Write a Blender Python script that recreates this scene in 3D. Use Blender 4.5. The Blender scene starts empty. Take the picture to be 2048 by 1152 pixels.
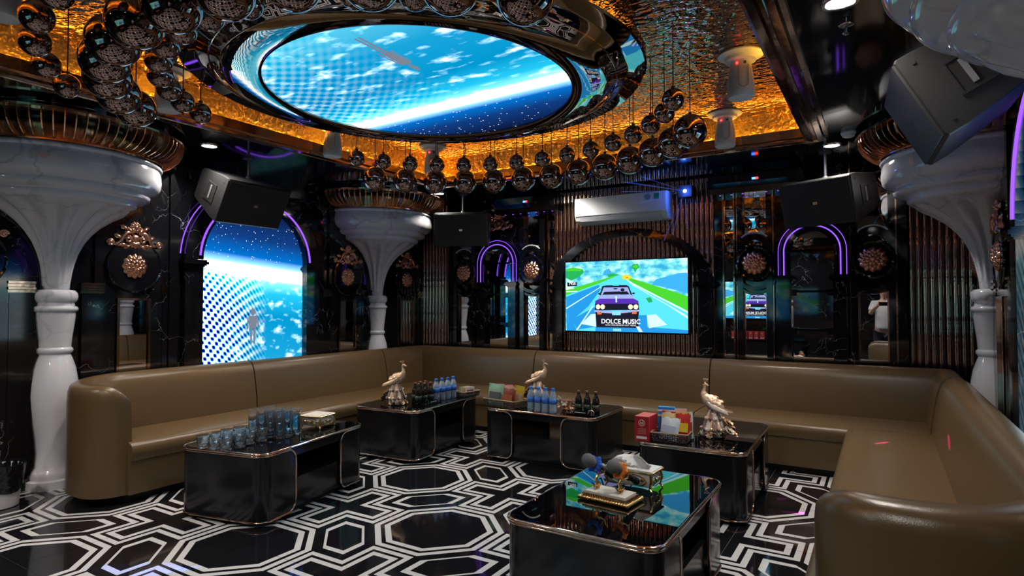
import bpy, bmesh, math, random
from mathutils import Vector, Matrix
random.seed(7)
PI = math.pi
SC = bpy.context.scene
COL = SC.collection

# ------------------------------------------------------------------ camera, world, exposure
CAMZ = 1.39
cam_d = bpy.data.cameras.new('camera'); cam = bpy.data.objects.new('camera', cam_d); COL.objects.link(cam)
cam_d.sensor_width = 36.0; cam_d.lens = 36.0 * 1209.0 / 2048.0; cam_d.clip_start = 0.02
cam.location = (0, 0, CAMZ)
cam.rotation_euler = (PI / 2 + math.atan(32 / 1209.0), 0, math.radians(31.5))
SC.camera = cam
w = bpy.data.worlds.new('World'); SC.world = w; w.use_nodes = True
w.node_tree.nodes['Background'].inputs[0].default_value = (0.55, 0.6, 0.8, 1)
w.node_tree.nodes['Background'].inputs[1].default_value = 0.0
SC.view_settings.view_transform = 'Standard'; SC.view_settings.look = 'None'
SC.view_settings.gamma = 1; SC.view_settings.exposure = 0.25; SC.view_settings.use_curve_mapping = False
try:
    SC.cycles.sample_clamp_indirect = 3.0; SC.cycles.blur_glossy = 0.5
    SC.cycles.caustics_refractive = False; SC.cycles.caustics_reflective = False
except Exception: pass
DOWNLIGHT_W = 66.0; SPOT_W = 62.0

XL, XR, YB, YF, ZC, CX = -5.45, 0.70, 6.50, -1.0, 2.74, -2.375

# ------------------------------------------------------------------ materials
MATS = {}
def nodes_of(m):
    m.use_nodes = True; return m.node_tree
def P(name, col, rough=0.5, metal=0.0, spec=0.5, coat=0.0, emit=None, es=0.0, trans=0.0, ior=1.5, alpha=1.0):
    m = bpy.data.materials.new(name); nt = nodes_of(m); b = nt.nodes['Principled BSDF']
    b.inputs['Base Color'].default_value = (*col, 1); b.inputs['Roughness'].default_value = rough
    b.inputs['Metallic'].default_value = metal; b.inputs['Specular IOR Level'].default_value = spec
    b.inputs['Coat Weight'].default_value = coat; b.inputs['Transmission Weight'].default_value = trans
    b.inputs['IOR'].default_value = ior; b.inputs['Alpha'].default_value = alpha
    if emit: b.inputs['Emission Color'].default_value = (*emit, 1); b.inputs['Emission Strength'].default_value = es
    MATS[name] = m; return m
def nd(nt, t, **kw):
    n = nt.nodes.new(t)
    for k, v in kw.items():
        if k.startswith('_'): n.inputs[int(k[1:]) if k[1:].isdigit() else k[1:].replace('_', ' ')].default_value = v
        else: setattr(n, k, v)
    return n
def ln(nt, a, ao, b, bi): nt.links.new(a.outputs[ao], b.inputs[bi])
def ramp(nt, stops, interp='LINEAR'):
    r = nt.nodes.new('ShaderNodeValToRGB'); cr = r.color_ramp; cr.interpolation = interp
    while len(cr.elements) > 1: cr.elements.remove(cr.elements[0])
    cr.elements[0].position = stops[0][0]; cr.elements[0].color = (*stops[0][1], 1)
    for p, c in stops[1:]:
        e = cr.elements.new(p); e.color = (*c, 1)
    return r
def math_n(nt, op, a, b=None, c=None):
    n = nt.nodes.new('ShaderNodeMath'); n.operation = op
    for i, x in enumerate((a, b, c)):
        if x is None: continue
        if isinstance(x, (int, float)): n.inputs[i].default_value = x
        else: nt.links.new(x, n.inputs[i])
    return n.outputs[0]
def bump(m, scale, strength, dist=0.01, detail=2.0, kind='noise'):
    nt = m.node_tree; b = nt.nodes['Principled BSDF']; tc = nd(nt, 'ShaderNodeTexCoord')
    t = nd(nt, 'ShaderNodeTexNoise') if kind == 'noise' else nd(nt, 'ShaderNodeTexVoronoi')
    t.inputs['Scale'].default_value = scale
    if kind == 'noise': t.inputs['Detail'].default_value = detail
    ln(nt, tc, 'Object', t, 'Vector'); bp = nd(nt, 'ShaderNodeBump'); bp.inputs['Strength'].default_value = strength
    bp.inputs['Distance'].default_value = dist; ln(nt, t, 0, bp, 'Height'); ln(nt, bp, 'Normal', b, 'Normal'); return t
def marble(name, base, vein, rough, scale, lo, hi, vein2=None, coat=0.0):
    m = P(name, base, rough, coat=coat); nt = m.node_tree; b = nt.nodes['Principled BSDF']
    tc = nd(nt, 'ShaderNodeTexCoord'); nz = nd(nt, 'ShaderNodeTexNoise'); nz.inputs['Scale'].default_value = scale * 0.8; nz.inputs['Detail'].default_value = 5
    ln(nt, tc, 'Object', nz, 'Vector'); mp = nd(nt, 'ShaderNodeMix', data_type='VECTOR'); mp.inputs['Factor'].default_value = 0.35
    ln(nt, tc, 'Object', mp, 'A'); ln(nt, nz, 'Color', mp, 'B')
    vo = nd(nt, 'ShaderNodeTexVoronoi', feature='DISTANCE_TO_EDGE'); vo.inputs['Scale'].default_value = scale; ln(nt, mp, 'Result', vo, 'Vector')
    r = ramp(nt, [(lo, vein), (hi, base)]); ln(nt, vo, 'Distance', r, 0)
    n2 = nd(nt, 'ShaderNodeTexNoise'); n2.inputs['Scale'].default_value = scale * 0.7; ln(nt, tc, 'Object', n2, 'Vector')
    r2 = ramp(nt, [(0.45, (0, 0, 0)), (0.62, (1, 1, 1))]); ln(nt, n2, 0, r2, 0)
    mx = nd(nt, 'ShaderNodeMix', data_type='RGBA'); ln(nt, r2, 0, mx, 'Factor'); mx.inputs['A'].default_value = (*base, 1); ln(nt, r, 0, mx, 'B')
    ln(nt, mx, 'Result', b, 'Base Color'); return m
def E(name, col, s):
    m = bpy.data.materials.new(name); nt = nodes_of(m); nt.nodes.clear()
    e = nd(nt, 'ShaderNodeEmission'); e.inputs[0].default_value = (*col, 1); e.inputs[1].default_value = s
    o = nd(nt, 'ShaderNodeOutputMaterial'); ln(nt, e, 0, o, 0); MATS[name] = m; return m

BM = marble('black_marble', (0.006, 0.006, 0.008), (0.30, 0.31, 0.33), 0.06, 4.6, 0.001, 0.007)
BM.node_tree.nodes['Principled BSDF'].inputs['IOR'].default_value = 1.65
WM = marble('white_marble', (0.78, 0.77, 0.83), (0.50, 0.50, 0.55), 0.12, 3.4, 0.0, 0.03, coat=0.4)
GLOSS = P('black_gloss', (0.006, 0.006, 0.008), 0.05)
CEILM = P('black_ceiling_gloss', (0.008, 0.009, 0.012), 0.07, ior=1.9)
RINGM = P('black_mirror_steel', (0.36, 0.34, 0.33), 0.02, 1.0)
GOLDL = P('gold_leaf_side', (1.0, 0.60, 0.16), 0.30, 0.85); bump(GOLDL, 26, 0.9, 0.03)
MIRROR = P('mirror_glass', (0.80, 0.80, 0.80), 0.01, 1.0)
BRONZE = P('bronze_mirror', (0.72, 0.46, 0.30), 0.16, 1.0)
TRIMM = P('bronze_trim', (0.52, 0.36, 0.27), 0.10, 1.0); bump(TRIMM, 9, 0.1, 0.01)
REED = P('bronze_reed', (0.60, 0.42, 0.32), 0.12, 1.0); bump(REED, 14, 0.3, 0.01)
COPPER = P('copper_ornament', (0.78, 0.42, 0.28), 0.24, 1.0)
CAGE = P('copper_cage', (0.88, 0.56, 0.38), 0.18, 1.0)
BALL = P('bronze_ball_chrome', (0.29, 0.21, 0.185), 0.02, 1.0)
CABLE = P('dark_cable', (0.02, 0.015, 0.012), 0.4)
LEATHER = P('brown_leather', (0.122, 0.075, 0.034), 0.28); bump(LEATHER, 260, 0.12, 0.004, 3)
PLINTH = P('black_plinth', (0.004, 0.004, 0.004), 0.6)
TABLE = P('black_titanium_panel', (0.035, 0.035, 0.038), 0.17, 0.75); bump(TABLE, 3.0, 0.05, 0.02, 1)
TGLASS = P('black_glass_top', (0.002, 0.002, 0.003), 0.015, spec=0.8)
TTRIM = P('table_bronze_trim', (0.62, 0.46, 0.36), 0.12, 1.0)
TILE = marble('black_tile', (0.008, 0.008, 0.010), (0.035, 0.035, 0.04), 0.06, 1.4, 0.0, 0.02)
TWHITE = P('white_tile_print', (0.62, 0.61, 0.62), 0.10)
GROUT = P('grout', (0.16, 0.15, 0.14), 0.6)
WPLAST = P('white_plastic', (0.80, 0.80, 0.80), 0.35)
ACW = P('air_conditioner_white', (0.90, 0.91, 0.92), 0.3)
SPK = P('speaker_black', (0.013, 0.013, 0.014), 0.45); bump(SPK, 300, 0.25, 0.003)
GRILLE = P('speaker_grille', (0.006, 0.006, 0.007), 0.55); bump(GRILLE, 500, 0.3, 0.002)
CHROME = P('chrome', (0.75, 0.75, 0.77), 0.12, 1.0)
GOLD = P('antique_gold', (0.83, 0.58, 0.24), 0.24, 1.0); bump(GOLD, 60, 0.25, 0.004)
PEARL = P('pearl_enamel', (0.85, 0.78, 0.70), 0.25); bump(PEARL, 90, 0.3, 0.003)
PGOLD = P('peacock_gilt', (0.88, 0.60, 0.40), 0.26, 0.40); bump(PGOLD, 160, 0.5, 0.004)
PPEARL = P('peacock_pearl', (0.80, 0.66, 0.55), 0.22, 0.15); bump(PPEARL, 110, 0.5, 0.004)
PBRONZE = P('peacock_bronze', (0.34, 0.21, 0.16), 0.25, 0.5); bump(PBRONZE, 110, 0.5, 0.004)
GLASS = P('clear_glass', (0.95, 0.97, 1.0), 0.0, trans=0.95, ior=1.40)
BLUEP = P('blue_plastic', (0.03, 0.22, 0.80), 0.35)
BLUEL = P('blue_bottle_label', (0.05, 0.18, 0.62), 0.4)
WATER = P('water_bottle_plastic', (0.60, 0.74, 0.95), 0.08, trans=0.55, ior=1.33)
DKBOT = P('dark_brown_bottle', (0.016, 0.010, 0.008), 0.06)
DKLAB = P('dark_bottle_label', (0.03, 0.045, 0.03), 0.4)
CAPB = P('bronze_cap', (0.25, 0.12, 0.08), 0.4, 0.5)
WOVEN = P('dark_woven', (0.035, 0.026, 0.020), 0.5)
WRIM = P('woven_rim', (0.35, 0.24, 0.14), 0.45)
RED = P('red_carton', (0.42, 0.015, 0.022), 0.35)
REDT = P('red_top_print', (0.60, 0.10, 0.08), 0.4)
PAPER = P('white_paper', (0.82, 0.80, 0.78), 0.6)
FOAM = P('grey_mic_foam', (0.17, 0.17, 0.175), 0.95); bump(FOAM, 400, 0.5, 0.003)
MICB = P('mic_body_black', (0.02, 0.02, 0.022), 0.3)
ORANGE = P('orange_foam_ring', (0.85, 0.22, 0.02), 0.7)
BLUER = P('blue_foam_ring', (0.02, 0.12, 0.65), 0.7)
BAG = P('black_bin_bag', (0.008, 0.008, 0.009), 0.16); bump(BAG, 30, 0.6, 0.01)
BINW = P('white_bin', (0.62, 0.58, 0.58), 0.4)
NEON = E('purple_neon', (0.26, 0.08, 1.0), 1.5)
NEONW = E('white_neon', (0.9, 0.85, 0.75), 1.3)
AMBER = E('amber_led_strip', (1.0, 0.52, 0.06), 34.0)
DLENS = E('downlight_lens', (1.0, 0.97, 0.92), 30.0)
LEDB = E('blue_led', (0.03, 0.15, 1.0), 6.0); LEDR = E('red_led', (1.0, 0.03, 0.02), 5.0)
LASERB = E('blue_laser_lens', (0.10, 0.35, 1.0), 45.0)
PURP = E('purple_led_dot', (0.35, 0.08, 0.8), 1.5)
HAM = P('hammered_bronze', (0.47, 0.32, 0.22), 0.08, 1.0)
def _ham():
    nt = HAM.node_tree; b = nt.nodes['Principled BSDF']; tc = nd(nt, 'ShaderNodeTexCoord')
    mp = nd(nt, 'ShaderNodeMapping'); mp.inputs['Scale'].default_value = (1.0, 1.6, 1.0); ln(nt, tc, 'Object', mp, 'Vector')
    n = nd(nt, 'ShaderNodeTexNoise'); n.inputs['Scale'].default_value = 16; n.inputs['Detail'].default_value = 1.5; ln(nt, mp, 'Vector', n, 'Vector')
    bp = nd(nt, 'ShaderNodeBump'); bp.inputs['Strength'].default_value = 0.9; bp.inputs['Distance'].default_value = 0.02
    ln(nt, n, 0, bp, 'Height'); ln(nt, bp, 'Normal', b, 'Normal')
_ham()

def cosmos(name, mapping, strength, dots=1.0):
    """video of a planet limb under a starry sky; mapping(nt)-> sockets u (across 0..1), v (0 bottom .. 1 top)"""
    m = bpy.data.materials.new(name); nt = nodes_of(m); nt.nodes.clear()
    u, v = mapping(nt)
    cmb = nd(nt, 'ShaderNodeCombineXYZ'); nt.links.new(u, cmb.inputs[0]); nt.links.new(v, cmb.inputs[1])
    h = math_n(nt, 'SUBTRACT', v, math_n(nt, 'ADD', 0.66, math_n(nt, 'MULTIPLY', u, -0.05)))   # signed height above the limb
    h01 = math_n(nt, 'ADD', math_n(nt, 'MULTIPLY', h, 1.0), 0.66)
    base = ramp(nt, [(0.0, (0.06, 0.36, 0.50)), (0.2, (0.005, 0.20, 0.38)), (0.42, (0.0, 0.17, 0.34)), (0.55, (0.01, 0.32, 0.50)), (0.61, (0.15, 0.58, 0.72)),
                     (0.645, (1, 1, 1)), (0.68, (1, 1, 1)), (0.70, (0.2, 0.5, 0.8)), (0.74, (0.0, 0.09, 0.34)), (0.84, (0.003, 0.025, 0.12)), (1.0, (0.002, 0.006, 0.03))])
    nt.links.new(h01, base.inputs[0])
    # streaks of light on the surface
    mp = nd(nt, 'ShaderNodeMapping'); mp.inputs['Scale'].default_value = (7.0, 15.0, 1.0); ln(nt, cmb, 0, mp, 0)
    n = nd(nt, 'ShaderNodeTexNoise'); n.inputs['Scale'].default_value = 1.4; n.inputs['Detail'].default_value = 4; ln(nt, mp, 0, n, 'Vector')
    st = ramp(nt, [(0.54, (0, 0, 0)), (0.62, (0.16, 0.22, 0.25)), (0.70, (0.70, 0.52, 0.62)), (0.8, (1, 0.85, 0.92))]); ln(nt, n, 0, st, 0)
    below = math_n(nt, 'LESS_THAN', h, 0.02)
    s2 = nd(nt, 'ShaderNodeMix', data_type='RGBA', blend_type='ADD'); nt.links.new(below, s2.inputs['Factor']); ln(nt, base, 0, s2, 'A'); ln(nt, st, 0, s2, 'B')
    # interference dots to the left
    du = math_n(nt, 'ADD', math_n(nt, 'MULTIPLY', u, 105.0), math_n(nt, 'MULTIPLY', v, 30.0)); dv = math_n(nt, 'ADD', math_n(nt, 'MULTIPLY', v, 150.0), math_n(nt, 'MULTIPLY', math_n(nt, 'MULTIPLY', u, u), 70.0))
    pat = math_n(nt, 'MULTIPLY', math_n(nt, 'SINE', du), math_n(nt, 'SINE', dv))
    fade = math_n(nt, 'MULTIPLY', math_n(nt, 'SUBTRACT', 0.62, u, None), 1.6 * dots); fade = math_n(nt, 'MAXIMUM', fade, 0.0)
    pd = math_n(nt, 'MULTIPLY', math_n(nt, 'MULTIPLY', math_n(nt, 'ADD', pat, 0.35), fade), below)
    pc = nd(nt, 'ShaderNodeMix', data_type='RGBA', blend_type='ADD'); pc.inputs['Factor'].default_value = 1.0
    ln(nt, s2, 'Result', pc, 'A'); cc = nd(nt, 'ShaderNodeCombineColor')
    nt.links.new(math_n(nt, 'MULTIPLY', pd, 1.3), cc.inputs[0]); nt.links.new(math_n(nt, 'MULTIPLY', pd, 1.0), cc.inputs[1]); nt.links.new(math_n(nt, 'MULTIPLY', pd, 0.5), cc.inputs[2])
    ln(nt, cc, 0, pc, 'B')
    # stars
    vo = nd(nt, 'ShaderNodeTexVoronoi'); vo.inputs['Scale'].default_value = 45; ln(nt, cmb, 0, vo, 'Vector')
    sr = ramp(nt, [(0.06, (1, 1, 1)), (0.14, (0, 0, 0))]); ln(nt, vo, 'Distance', sr, 0)
    above = math_n(nt, 'GREATER_THAN', h, 0.06)
    s3 = nd(nt, 'ShaderNodeMix', data_type='RGBA', blend_type='ADD'); nt.links.new(above, s3.inputs['Factor']); ln(nt, pc, 'Result', s3, 'A'); ln(nt, sr, 0, s3, 'B')
    e = nd(nt, 'ShaderNodeEmission'); e.inputs[1].default_value = strength; ln(nt, s3, 'Result', e, 0)
    o = nd(nt, 'ShaderNodeOutputMaterial'); ln(nt, e, 0, o, 0); MATS[name] = m; return m
def map_generated(flip):
    def f(nt):
        tc = nd(nt, 'ShaderNodeTexCoord'); sp = nd(nt, 'ShaderNodeSeparateXYZ'); ln(nt, tc, 'Generated', sp, 0)
        uo = sp.outputs[1]
        if flip: uo = math_n(nt, 'SUBTRACT', 1.0, uo)
        return uo, sp.outputs[2]
    return f
def map_disc(nt):
    tc = nd(nt, 'ShaderNodeTexCoord'); sp = nd(nt, 'ShaderNodeSeparateXYZ'); ln(nt, tc, 'Generated', sp, 0)
    return sp.outputs[0], math_n(nt, 'ADD', sp.outputs[1], -0.015)
LED_L = cosmos('led_video_wall', map_generated(False), 1.7)
LED_R = cosmos('led_video_wall_mirrored', map_generated(True), 1.7)
LED_D = cosmos('led_video_ceiling', map_disc, 1.6, 0.12)

# ------------------------------------------------------------------ geometry helpers
class MB:
    def __init__(s, f=None): s.V = []; s.F = []; s.M = []; s.f = f; s.m = 0
    def v(s, *p):
        q = p if s.f is None else s.f(*p)
        s.V.append(q); return len(s.V) - 1
    def face(s, ids): s.F.append(ids); s.M.append(s.m)
    def box(s, x0, x1, y0, y1, z0, z1):
        i = [s.v(x, y, z) for z in (z0, z1) for y in (y0, y1) for x in (x0, x1)]
        for q in ((0, 2, 3, 1), (4, 5, 7, 6), (0, 1, 5, 4), (2, 6, 7, 3), (0, 4, 6, 2), (1, 3, 7, 5)): s.face([i[k] for k in q])
        return s
    def grid(s, rows, closed_u=False, closed_v=False):
        n = len(rows); k = len(rows[0]); ids = [[s.v(*p) for p in r] for r in rows]
        for a in range(n if closed_v else n - 1):
            for b in range(k if closed_u else k - 1):
                s.face([ids[a][b], ids[a][(b + 1) % k], ids[(a + 1) % n][(b + 1) % k], ids[(a + 1) % n][b]])
        return ids
    def lathe(s, prof, n=24, a0=0.0, a1=2 * PI, c=(0, 0, 0), flute=None):
        full = abs(a1 - a0 - 2 * PI) < 1e-6; cnt = n if full else n + 1; rows = []
        for r, z in prof:
            row = []
            for k in range(cnt):
                a = a0 + (a1 - a0) * k / n; rr = r * (flute(a, z) if flute else 1)
                row.append((c[0] + rr * math.cos(a), c[1] + rr * math.sin(a), c[2] + z))
            rows.append(row)
        ids = s.grid(rows, closed_u=full)
        if full:
            if prof[0][0] > 1e-4: s.face(list(reversed(ids[0])))
            if prof[-1][0] > 1e-4: s.face(ids[-1])
        return s
    def tube(s, pts, r, n=8, closed=False, cap=True):
        pts = [Vector(p) for p in pts]; k = len(pts); rr = r if isinstance(r, (list, tuple)) else [r] * k
        rows = []; up = None
        for i, p in enumerate(pts):
            if closed: t = pts[(i + 1) % k] - pts[i - 1]
            else: t = pts[min(i + 1, k - 1)] - pts[max(i - 1, 0)]
            t.normalize()
            if up is None:
                up = Vector((0, 0, 1)) if abs(t.z) < 0.9 else Vector((1, 0, 0))
            up = up - t * up.dot(t)
            if up.length < 1e-5: up = Vector((1, 0, 0)) - t * t.x
            up.normalize(); sd = t.cross(up)
            rows.append([tuple(p + (up * math.cos(2 * PI * j / n) + sd * math.sin(2 * PI * j / n)) * rr[i]) for j in range(n)])
        ids = s.grid(rows, closed_u=True, closed_v=closed)
        if cap and not closed: s.face(list(reversed(ids[0]))); s.face(ids[-1])
        return s
    def prism(s, poly, mk0, mk1):
        """poly: 2-D points; mk0/mk1 map a 2-D point to the two end faces"""
        a = [s.v(*mk0(p)) for p in poly]; b = [s.v(*mk1(p)) for p in poly]; n = len(poly)
        s.face(list(reversed(a))); s.face(b)
        for i in range(n): s.face([a[i], a[(i + 1) % n], b[(i + 1) % n], b[i]])
        return s
    def ball(s, c, r, n=12, m=8, sq=(1, 1, 1)):
        rows = []
        for i in range(m + 1):
            t = -PI / 2 + PI * i / m; rows.append([(c[0] + sq[0] * r * math.cos(t) * math.cos(2 * PI * j / n), c[1] + sq[1] * r * math.cos(t) * math.sin(2 * PI * j / n), c[2] + sq[2] * r * math.sin(t)) for j in range(n)])
        s.grid(rows, closed_u=True); return s
    def leaf(s, base, d, side, nrm, L, W, H=0.0, bend=0.0, nu=5, nv=4):
        """a domed petal from base along d"""
        base, d, side, nrm = Vector(base), Vector(d), Vector(side), Vector(nrm); rows = []
        for i in range(nu + 1):
            t = i / nu; wd = W * (0.30 + 0.70 * math.sin(PI / 2 * min(1, t / 0.62))) * (1.0 if t < 0.62 else math.sqrt(max(0.03, 1 - ((t - 0.62) / 0.385) ** 2)))
            rows.append([tuple(base + d * (L * t) + side * (wd * (2 * j / nv - 1)) + nrm * (H * math.sin(PI * j / nv) * math.sin(PI * min(1, t + 0.08)) + bend * t * t)) for j in range(nv + 1)])
        s.grid(rows); return s
def mesh_of(name, mb, mats, smooth=False, recalc=True, angle=None, merge=False):
    me = bpy.data.meshes.new(name); me.from_pydata([tuple(v) for v in mb.V], [], mb.F)
    mats = mats if isinstance(mats, (list, tuple)) else [mats]
    for m in mats: me.materials.append(m)
    if len(mats) > 1: me.polygons.foreach_set('material_index', mb.M)
    if recalc or merge:
        bm = bmesh.new(); bm.from_mesh(me)
        if merge: bmesh.ops.remove_doubles(bm, verts=bm.verts, dist=1e-5)
        if recalc: bmesh.ops.recalc_face_normals(bm, faces=bm.faces)
        bm.to_mesh(me); bm.free()
    if smooth:
        me.polygons.foreach_set('use_smooth', [True] * len(me.polygons))
        if angle is not None: me.set_sharp_from_angle(angle=math.radians(angle))
    me.update(); return me
def obj(name, me, parent=None, loc=None, rz=None):
    o = bpy.data.objects.new(name, me); COL.objects.link(o)
    if parent: o.parent = parent
    if loc: o.location = loc
    if rz is not None: o.rotation_euler = (0, 0, rz)
    return o
def put(name, mb, mats, parent=None, smooth=False, angle=40, loc=None, rz=None, merge=False):
    return obj(name, mesh_of(name, mb, mats, smooth, True, angle if smooth else None, merge), parent, loc, rz)
def tag(o, label, cat, group=None):
    o['label'] = label; o['category'] = cat
    if group: o['group'] = group
    return o
def thing(name, label, cat, loc=(0, 0, 0), rz=0.0, group=None):
    o = bpy.data.objects.new(name, None); COL.objects.link(o); o.location = loc; o.rotation_euler = (0, 0, rz)
    o.empty_display_size = 0.1; return tag(o, label, cat, group)
def struct(o, label=None):
    o['kind'] = 'structure'
    if label: o['label'] = label
    return o
def dup(root, loc, rz, label=None, rot=None):
    r = root.copy(); COL.objects.link(r); r.location = loc; r.rotation_euler = rot if rot else (0, 0, rz)
    if label: r['label'] = label
    for ch in list(root.children):
        c = ch.copy(); COL.objects.link(c); c.parent = r
        for g in list(ch.children):
            d = g.copy(); COL.objects.link(d); d.parent = c
    return r
ORD = ['first', 'second', 'third', 'fourth', 'fifth', 'sixth', 'seventh', 'eighth', 'ninth', 'tenth', 'eleventh', 'twelfth', 'thirteenth', 'fourteenth', 'fifteenth', 'sixteenth']
def arc(cx, cz, r, a0, a1, n): return [(cx + r * math.cos(a0 + (a1 - a0) * i / n), cz + r * math.sin(a0 + (a1 - a0) * i / n)) for i in range(n + 1)]
def text_mesh(txt, size, align='CENTER', bold=0.0):
    cu = bpy.data.curves.new('lettering', 'FONT'); cu.body = txt; cu.size = size; cu.align_x = align; cu.align_y = 'CENTER'; cu.offset = bold; cu.resolution_u = 3
    o = bpy.data.objects.new('lettering', cu); COL.objects.link(o); dg = bpy.context.evaluated_depsgraph_get()
    me = bpy.data.meshes.new_from_object(o.evaluated_get(dg)); bpy.data.objects.remove(o); return me
# wall frames: (s along the wall, d out of the wall, z)
FL = lambda s, d, z: (XL + d, s, z)
FR = lambda s, d, z: (XR - d, s, z)
FB = lambda s, d, z: (s, YB - d, z)
FF = lambda s, d, z: (s, YF + d, z)

# ================================================================== SETTING: floor
TP = 0.79; TX0, TY0 = -2.365, 2.985
fl = struct(put('floor', MB().box(XL - 0.1, XR + 0.1, YF - 0.1, YB + 0.1, -0.12, -0.002), GROUT), 'glossy black tiled floor with white geometric line pattern')
def band(mb, outer, inner, z):
    n = len(outer); o = [mb.v(x, y, z) for x, y in outer]; i = [mb.v(x, y, z) for x, y in inner]
    for k in range(n - 1): mb.face([o[k], o[k + 1], i[k + 1], i[k]])
def chain_oct(e, h): return [(e, 0), (e, h), (h, e), (0, e)]
def chain_plus(e, h): return [(e, 0), (e, h), (h, h), (h, e), (0, e)]
tmb = MB(); g = 0.0012; tmb.box(g, TP - g, g, TP - g, -0.010, 0.0); zt = 0.0004; tmb.m = 1
S8 = math.tan(PI / 8)
def octc(e): return chain_oct(e, 0.155 - (0.385 - e) * S8)
for (ex, ey, kx, ky, kind) in ((0, 0, 1, 1, 'o'), (TP, TP, -1, -1, 'o'), (TP, 0, -1, 1, 'p'), (0, TP, 1, -1, 'p')):
    def mp(L): return [(ex + kx * max(x, g), ey + ky * max(y, g)) for x, y in L]
    if kind == 'o':
        band(tmb, mp(octc(0.385)), mp(octc(0.349)), zt); band(tmb, mp(octc(0.324)), mp(octc(0.288)), zt)
    else:
        band(tmb, mp(chain_plus(0.385, 0.150)), mp(chain_plus(0.350, 0.115)), zt); band(tmb, mp(chain_plus(0.327, 0.092)), mp(chain_plus(0.292, 0.057)), zt)
def hexc(k):  # square corners on one diagonal, cut corners on the other
    a, b = 0.185 - k, 0.03 + 0.0 * k; c2 = b + k * 0.42
    return [(-a, a), (-b + 0.0 - (0.0), a), (a, b - 0.0), (a, -a), (b, -a), (-a, -b)]
H = TP / 2
def hexring(k):
    a = 0.186 - k; c = -0.024 + 0.414 * k + 0.0
    return [(H + x, H + y) for x, y in ((-a, a), (c, a), (a, c), (a, -a), (-c, -a), (-a, -c), (-a, a))]
band(tmb, hexring(0.0), hexring(0.037), zt)
tile_me = mesh_of('tile', tmb, [TILE, TWHITE], recalc=False)
bm_ = bmesh.new(); bm_.from_mesh(tile_me)
for f_ in bm_.faces:
    if f_.material_index == 1 and f_.normal.z < 0: f_.normal_flip()
bmesh.ops.recalc_face_normals(bm_, faces=[f_ for f_ in bm_.faces if f_.material_index == 0]); bm_.to_mesh(tile_me); bm_.free()
for i in range(-4, 5):
    for j in range(-6, 6):
        x, y = TX0 + i * TP, TY0 + j * TP
        if x + TP < XL - 0.05 or x > XR + 0.05 or y + TP < YF - 0.05 or y > YB + 0.05: continue
        o = obj('tile', tile_me, fl)
        if (i + j) % 2 == 0: o.location = (x, y, 0)
        else: o.location = (x + TP, y, 0); o.rotation_euler = (0, 0, PI / 2)

# ================================================================== walls
def wall(name, f, s0, s1, label):
    mb = MB(f); mb.box(s0, s1, -0.12, 0.0, 0.0, 3.05); return struct(put(name, mb, BM), label)
wl = wall('wall_left', FL, YF, YB, 'black veined marble wall behind the left sofa run')
wr = wall('wall_right', FR, YF, YB, 'black veined marble wall behind the right sofa run')
wb = wall('wall_back', FB, XL, XR, 'black marble and bronze reeded wall around the television')
wf = wall('wall_front', FF, XL, XR, 'dark marble wall facing the television wall')

# ---- ornaments -----------------------------------------------------------------
def rosette_mesh(r):
    mb = MB()
    def ring(n, r0, r1, wd, h, y0, off):
        for k in range(n):
            a = 2 * PI * (k + off) / n; d = Vector((math.cos(a), 0, math.sin(a))); sd = Vector((-math.sin(a), 0, math.cos(a)))
            mb.leaf(d * r0 + Vector((0, y0, 0)), d, sd, Vector((0, -1, 0)), r1 - r0, wd, h, 0.0, 5, 4)
    ring(12, r * 0.42, r, r * 0.25, r * 0.24, 0, 0); ring(12, r * 0.38, r * 0.82, r * 0.17, r * 0.2, -r * 0.1, 0.5); ring(9, r * 0.15, r * 0.56, r * 0.18, r * 0.2, -r * 0.2, 0.2)
    mb.ball((0, -r * 0.28, 0), r * 0.2, 10, 6, (1, 0.6, 1))
    for k in range(8): mb.ball((r * 0.24 * math.cos(k * PI / 4), -r * 0.3, r * 0.24 * math.sin(k * PI / 4)), r * 0.07, 6, 4)
    mb.lathe([(0.01, 0), (r * 0.86, 0)], 24)
    k = len(mb.V) - 48
    for q in range(k, len(mb.V)): x, y, z = mb.V[q]; mb.V[q] = (x, -0.003, y)
    return mesh_of('rosette', mb, COPPER, True)
def spiral(cx, cz, r0, turns, s, n=22):
    return [(cx + s * r0 * (1 - i / n * 0.85) * math.cos(2 * PI * turns * i / n), -0.018 - 0.006 * i / n, cz + r0 * (1 - i / n * 0.85) * math.sin(2 * PI * turns * i / n)) for i in range(n + 1)]
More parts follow.
